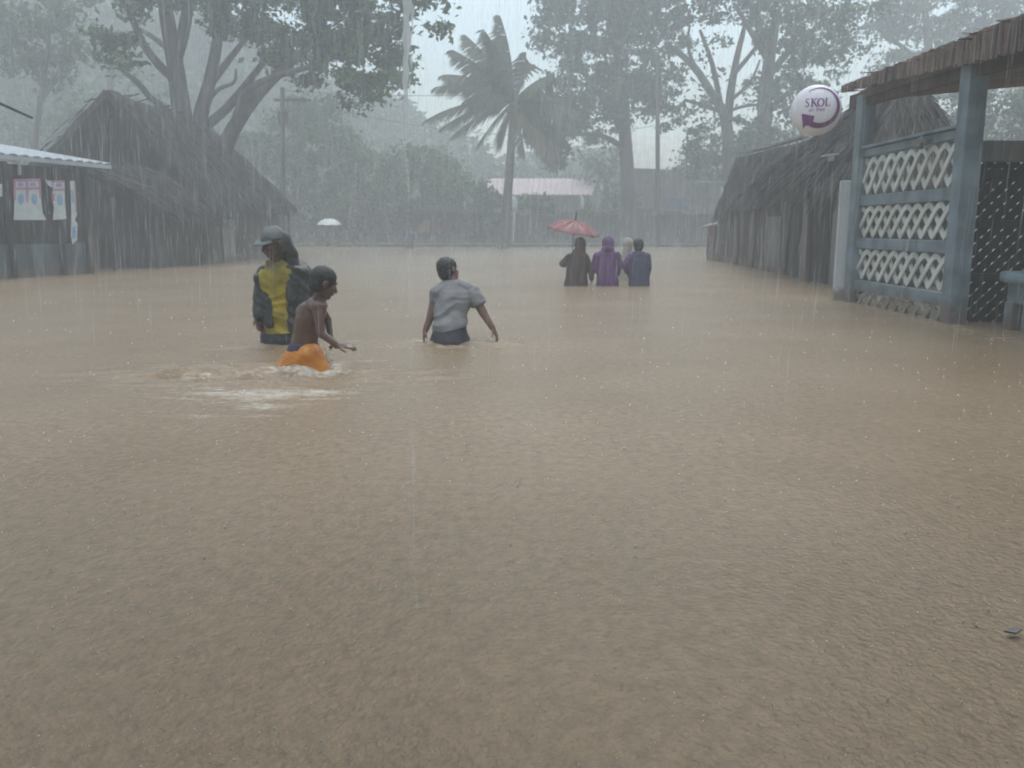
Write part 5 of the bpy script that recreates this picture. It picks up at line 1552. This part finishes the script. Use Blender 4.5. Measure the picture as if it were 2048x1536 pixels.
def far_people():
    Y = on_water(663, 492).y
    L = lambda px, py, dy=0.0: at(px, py, Y + dy)
    def figure(px, lab, top, shirt, trousers, base_y, k):
        b = MB()
        s = k
        c = L(px, base_y); c.z = 0
        base = Vector((c.x, c.y, -.5))
        for sx in (-1, 1):
            b.caps(c + Vector((.09 * sx, 0, .15)) * s, c + Vector((.1 * sx, .12 * sx, -.35)) * s, .085 * s, .06 * s)
            b.caps(c + Vector((.1 * sx, .12 * sx, -.35)) * s, c + Vector((.1 * sx, .02, -.5)) * s, .06 * s, .05 * s)
        b.loft([(c + Vector((0, 0, .1)) * s, .15 * s, .11 * s, 0), (c + Vector((0, 0, .4)) * s, .14 * s, .1 * s, 0), (c + Vector((0, 0, .66)) * s, .18 * s, .11 * s, 0), (c + Vector((0, 0, .74)) * s, .07 * s, .06 * s, 0)])
        b.caps(c + Vector((0, 0, .72)) * s, c + Vector((0, -.01, .82)) * s, .05 * s, .05 * s)
        P, Rr, Fw, U, kk = head(b, c + Vector((0, -.02, .93)) * s, (.1, -1, 0), (0, 0, 1), .23 * s)
        for sx in (-1, 1):
            sh, el = c + Vector((.19 * sx, 0, .64)) * s, c + Vector((.24 * sx, -.02, .4)) * s
            wr = c + Vector((.05 * sx if top else .25 * sx, -.22, .5 if top else .2)) * s
            b.caps(sh, el, .05 * s, .04 * s); b.caps(el, wr, .038 * s, .028 * s); hand(b, wr, (wr - el), Vector((-sx, 0, 0)), s, .8, sx)
        o = person_obj(b, lab, base, voxel=.013)
        t = MB(); t.loft([(c + Vector((0, 0, .08)) * s, .175 * s, .135 * s, 0), (c + Vector((0, 0, .4)) * s, .165 * s, .125 * s, 0), (c + Vector((0, 0, .66)) * s, .195 * s, .125 * s, 0), (c + Vector((0, 0, .75)) * s, .08 * s, .07 * s, 0)])
        for sx in (-1, 1): t.caps(c + Vector((.19 * sx, 0, .64)) * s, c + Vector((.24 * sx, -.02, .4)) * s, .066 * s, .058 * s)
        wear('shirt', t, shirt, o, .014)
        t = MB(); t.loft([(c + Vector((0, 0, -.05)) * s, .18 * s, .13 * s, 0), (c + Vector((0, 0, .16)) * s, .17 * s, .125 * s, 0)])
        for sx in (-1, 1): t.caps(c + Vector((.09 * sx, 0, .1)) * s, c + Vector((.1 * sx, .1 * sx, -.3)) * s, .1 * s, .085 * s)
        wear('trousers', t, trousers, o, .015)
        hair_cap('hair', P, Rr, Fw, U, kk, o)
        return c
    c = figure(663, 'distant person in navy walking under the white umbrella', True, 'navy', 'dark', 492, 1.0)
    umbrella('umbrella', 'small white umbrella held by the distant person by the bushes', c + Vector((-.02, -.22, 1.33)), c + Vector((0, -.24, .5)), .62, .3, 'white_umb', (.02, -.05), 8, .08)
    Y = on_water(820, 497).y
    figure(820, 'distant dark clothed person wading before the far market stall', False, 'navy', 'dark', 497, 1.0)
far_people()

# ------------------------------------------------------------------ floating leaf
q = on_water(2026, 1271)
x = MB(); x.add([q + Vector(p) for p in ((-.022, 0, .012), (0, -.011, .012), (.02, .002, .015), (.002, .012, .012), (-.022, 0, .008), (0, -.011, .008), (.02, .002, .011), (.002, .012, .008))],
                [(0, 1, 2, 3), (7, 6, 5, 4), (0, 4, 5, 1), (1, 5, 6, 2), (2, 6, 7, 3), (3, 7, 4, 0)])
tag(x.build('leaf', M['metal'], base=q), 'dark drowned leaf floating on the brown water', 'leaf')

# ------------------------------------------------------------------ foam, splashes
def blobs_mesh(P, rad, flat, seed=0, nu=6, nv=4):
    """many small irregular drops as one mesh; rad (n,), flat: vertical scale (n,)"""
    n = len(P)
    g = np.random.default_rng(seed)
    base = [(0, 0, -1)]
    for j in range(1, nv):
        t = -math.pi / 2 + math.pi * j / nv
        for i in range(nu):
            a = 2 * math.pi * i / nu
            base.append((math.cos(t) * math.cos(a), math.cos(t) * math.sin(a), math.sin(t)))
    base.append((0, 0, 1))
    B = np.array(base)
    fs = [(0, 1 + (i + 1) % nu, 1 + i, 1 + i) for i in range(nu)]
    for j in range(nv - 2):
        for i in range(nu):
            a, b = 1 + j * nu + i, 1 + j * nu + (i + 1) % nu
            fs.append((a, b, b + nu, a + nu))
    l = len(B) - 1
    tri = [(0, 1 + (i + 1) % nu, 1 + i) for i in range(nu)] + [(l - nu + i, l - nu + (i + 1) % nu, l) for i in range(nu)]
    quad = [f for f in fs if len(set(f)) == 4]
    m = len(B)
    V = B[None] * rad[:, None, None] * g.uniform(.7, 1.3, (n, m, 1))
    V[:, :, 2] *= flat[:, None]
    V = (V + P[:, None, :]).reshape(-1, 3)
    off = (np.arange(n) * m)[:, None, None]
    T = (np.array(tri)[None] + off).reshape(-1, 3)
    Q = (np.array(quad)[None] + off).reshape(-1, 4)
    Fq = np.concatenate([Q, np.stack([T[:, 0], T[:, 1], T[:, 2], T[:, 2]], 1)])
    me = bpy.data.meshes.new('drops')
    me.from_pydata(V.tolist(), [], [tuple(dict.fromkeys(f)) for f in Fq.tolist()])
    me.polygons.foreach_set('use_smooth', [True] * len(me.polygons))
    me.update()
    return me

def soft_foam():
    m = mat('soft_foam', (.8, .75, .67), (.6, .54, .45), 20, .5, .3)
    nt = m.node_tree; p = nt.nodes['Principled BSDF']
    t = nt.nodes.new('ShaderNodeBsdfTransparent'); x = nt.nodes.new('ShaderNodeMixShader'); x.inputs[0].default_value = .5
    nt.links.new(t.outputs[0], x.inputs[1]); nt.links.new(p.outputs[0], x.inputs[2]); nt.links.new(x.outputs[0], nt.nodes['Material Output'].inputs[0])
    return m

def foam():
    g = np.random.default_rng(21)
    P, r = [], []
    def patch(x0, y0, x1, y1, n, w, size):
        n = int(n * 4.2)
        a, b = on_water(x0, y0), on_water(x1, y1)
        k = max(4, n // 8)
        cs = [a.lerp(b, g.uniform()) + Vector((g.normal(0, w), g.normal(0, w * .6), 0)) for _ in range(k)]
        for _ in range(n):
            c = cs[g.integers(k)]
            P.append((c.x + g.normal(0, w * 1.5), c.y + g.normal(0, w * .5), .006)); r.append(size * (.12 + .88 * g.uniform(0, 1) ** 2.2) * .6)
    # spray beside the boy's leading thigh
    q = on_water(660, 738)
    for _ in range(150):
        t = g.uniform() ; P.append((q.x - .03 + g.normal(0, .018) + .02 * t, q.y + g.normal(0, .03), .01 + .17 * t * g.uniform(.4, 1))); r.append(g.uniform(.004, .012) * (1.2 - t))
    for _ in range(160):      # flecks thrown up behind him and round the others
        q = on_water(*[(520, 790), (600, 760), (640, 785), (860, 685), (960, 686), (480, 775)][g.integers(6)])
        P.append((q.x + g.normal(0, .16), q.y + g.normal(0, .06), abs(g.normal(.012, .02)))); r.append(g.uniform(.002, .006))
    P = np.array(P); r = np.array(r)
    fl = np.where(P[:, 2] > .02, 1.0, g.uniform(.1, .3, len(P)))
    tag(link_mesh('foam', blobs_mesh(P, r, fl, 5), soft_foam()), 'white spray thrown up by the boy wading', None, None, 'stuff')
foam()

def splashes():
    g = np.random.default_rng(33)
    n = 2600
    Y = np.exp(g.uniform(math.log(1.15), math.log(16), n))
    X = (g.uniform(-1, 1, n)) * (Y * .66 + .3)
    P = np.stack([X, Y, np.zeros(n)], 1)
    r = .0009 + .0032 * g.uniform(0, 1, n) ** 2.5 * np.clip(Y / 3.2, .55, 1.5)
    tall = g.uniform(.5, 2.2, n)
    P[:, 2] = g.uniform(.001, .006, n)
    me = blobs_mesh(P, r, tall, 9, 5, 4)
    m = mat('splash', (.7, .67, .62), (.5, .46, .4), 50, .6)
    tag(link_mesh('splashes', me, m), 'tiny rain splashes all over the water', None, None, 'stuff')
splashes()

# ------------------------------------------------------------------ water pouring from an eave close by
def clear_water(name, alpha, rough=.1):
    m = bpy.data.materials.new(name); m.use_nodes = True
    nt = m.node_tree; p = nt.nodes['Principled BSDF']
    p.inputs['Base Color'].default_value = (.93, .97, .98, 1); p.inputs['Roughness'].default_value = rough; p.inputs['IOR'].default_value = 1.33
    t = nt.nodes.new('ShaderNodeBsdfTransparent'); x = nt.nodes.new('ShaderNodeMixShader'); x.inputs[0].default_value = alpha
    tl = nt.nodes.new('ShaderNodeBsdfTranslucent'); tl.inputs[0].default_value = (.93, .97, .98, 1)
    y = nt.nodes.new('ShaderNodeMixShader'); y.inputs[0].default_value = .5
    nt.links.new(p.outputs[0], y.inputs[1]); nt.links.new(tl.outputs[0], y.inputs[2])
    nt.links.new(t.outputs[0], x.inputs[1]); nt.links.new(y.outputs[0], x.inputs[2])
    nt.links.new(x.outputs[0], nt.nodes['Material Output'].inputs[0])
    return m
M['stream'] = clear_water('pouring_water', .62)
def stream():
    Y = 1.95
    a, b = at(814, -60, Y), at(801, 1500, Y)
    b.z = 0
    mb = MB()
    P, rr = [], []
    z_of = lambda py: at(810, py, Y).z
    for k in range(60):
        py = -80 + 360 * k / 59
        p = at(816 - .035 * (py + 80) * .55, py, Y)
        P.append(p + Vector((.0012 * math.sin(k * .9), .001 * math.sin(k * 1.3), 0))); t = k / 59
        rr.append((.0095 + .0018 * math.sin(k * .55)) * (1 - t * .55))
    o = tag(mb_stream(P, rr).build('water_stream', M['stream'], base=(b.x, Y, 0), smooth=True), 'thin twisted stream of roof water falling close to the camera', 'water stream')
    # below, it breaks into a wavering beaded trickle that reaches the water
    T, tr = [P[-1]], [rr[-1]]
    k = 0
    while T[-1].z > .0:
        k += 1
        T.append(T[-1] + Vector((.0011 * math.sin(k * .31) * math.sin(k * .083 + .5), 0, -.012)))
        tr.append(.0011 + .0036 * max(0, math.sin(k * .29) * math.sin(k * .071 + 1)) ** 1.5)
    mb_stream(T, tr).build('trickle', clear_water('trickle_water', .16), o, smooth=True)
    P2 = [p + Vector((.0098 + .0018 * math.sin(k * .4), .004, 0)) for k, p in enumerate(P[:46])]
    s = MB(); s.tube(P2, [.003 * (1 - k / 60) + .0009 * math.sin(k * .8) for k in range(46)], 8)
    s.build('side_strand', M['stream'], o, smooth=True)
def mb_stream(P, rr):
    m = MB(); m.tube(P, rr, 9); return m
stream()

# ------------------------------------------------------------------ rain
M['rain'] = clear_water('rain_water', .3, .2)
def rain():
    g = np.random.default_rng(5)
    n = 40000
    Y = 3.6 + 37 * g.uniform(0, 1, n) ** .6
    X = g.uniform(-1, 1, n) * (Y * .64 + .6)
    zt = .9 + Y * .3
    Z = g.uniform(0, 1, n) * (zt + .1) + .02
    L = g.uniform(.18, .5, n); r = g.uniform(.0008, .0018, n) * np.clip(Y / 9, .75, 1.6)
    # spray dancing over the far water
    s = 5000
    Y[:s] = g.uniform(20, 46, s); X[:s] = g.uniform(-1, 1, s) * Y[:s] * .62; Z[:s] = np.abs(g.normal(0, .4, s)) + .01
    L[:s] = g.uniform(.06, .25, s); r[:s] = g.uniform(.004, .011, s)
    tx = g.normal(.035, .02, n)
    c = np.stack([X, Y, Z], 1)
    top = c + np.stack([tx * L, np.zeros(n), L], 1)
    V = []
    mid = (c + top) / 2
    for k in range(3):
        a = 2 * math.pi * k / 3
        V.append(mid + np.stack([np.cos(a) * r, np.sin(a) * r, np.zeros(n)], 1))
    V = np.stack([c, V[0], V[1], V[2], top], 1).reshape(-1, 3)
    f = np.array([(0, 2, 1), (0, 3, 2), (0, 1, 3), (4, 1, 2), (4, 2, 3), (4, 3, 1)])
    T = (f[None] + (np.arange(n) * 5)[:, None, None]).reshape(-1, 3)
    me = np_mesh('rain', V, T, True)
    tag(link_mesh('rain', me, M['rain']), 'heavy rain falling over the street', None, None, 'stuff')
rain()

# ------------------------------------------------------------------ haze
def haze():
    mb = MB(); mb.box((0, 52, 9.5), (210, 170, 23))
    m = bpy.data.materials.new('haze'); m.use_nodes = True
    nt = m.node_tree; nt.nodes.clear()
    v = nt.nodes.new('ShaderNodeVolumePrincipled'); o = nt.nodes.new('ShaderNodeOutputMaterial')
    v.inputs['Color'].default_value = (.95, .985, 1, 1); v.inputs['Density'].default_value = HAZE; v.inputs['Anisotropy'].default_value = .15
    nt.links.new(v.outputs[0], o.inputs['Volume'])
    m.cycles.homogeneous_volume = True
    tag(mb.build('haze', m), 'rain haze', None, None, 'stuff')
haze()
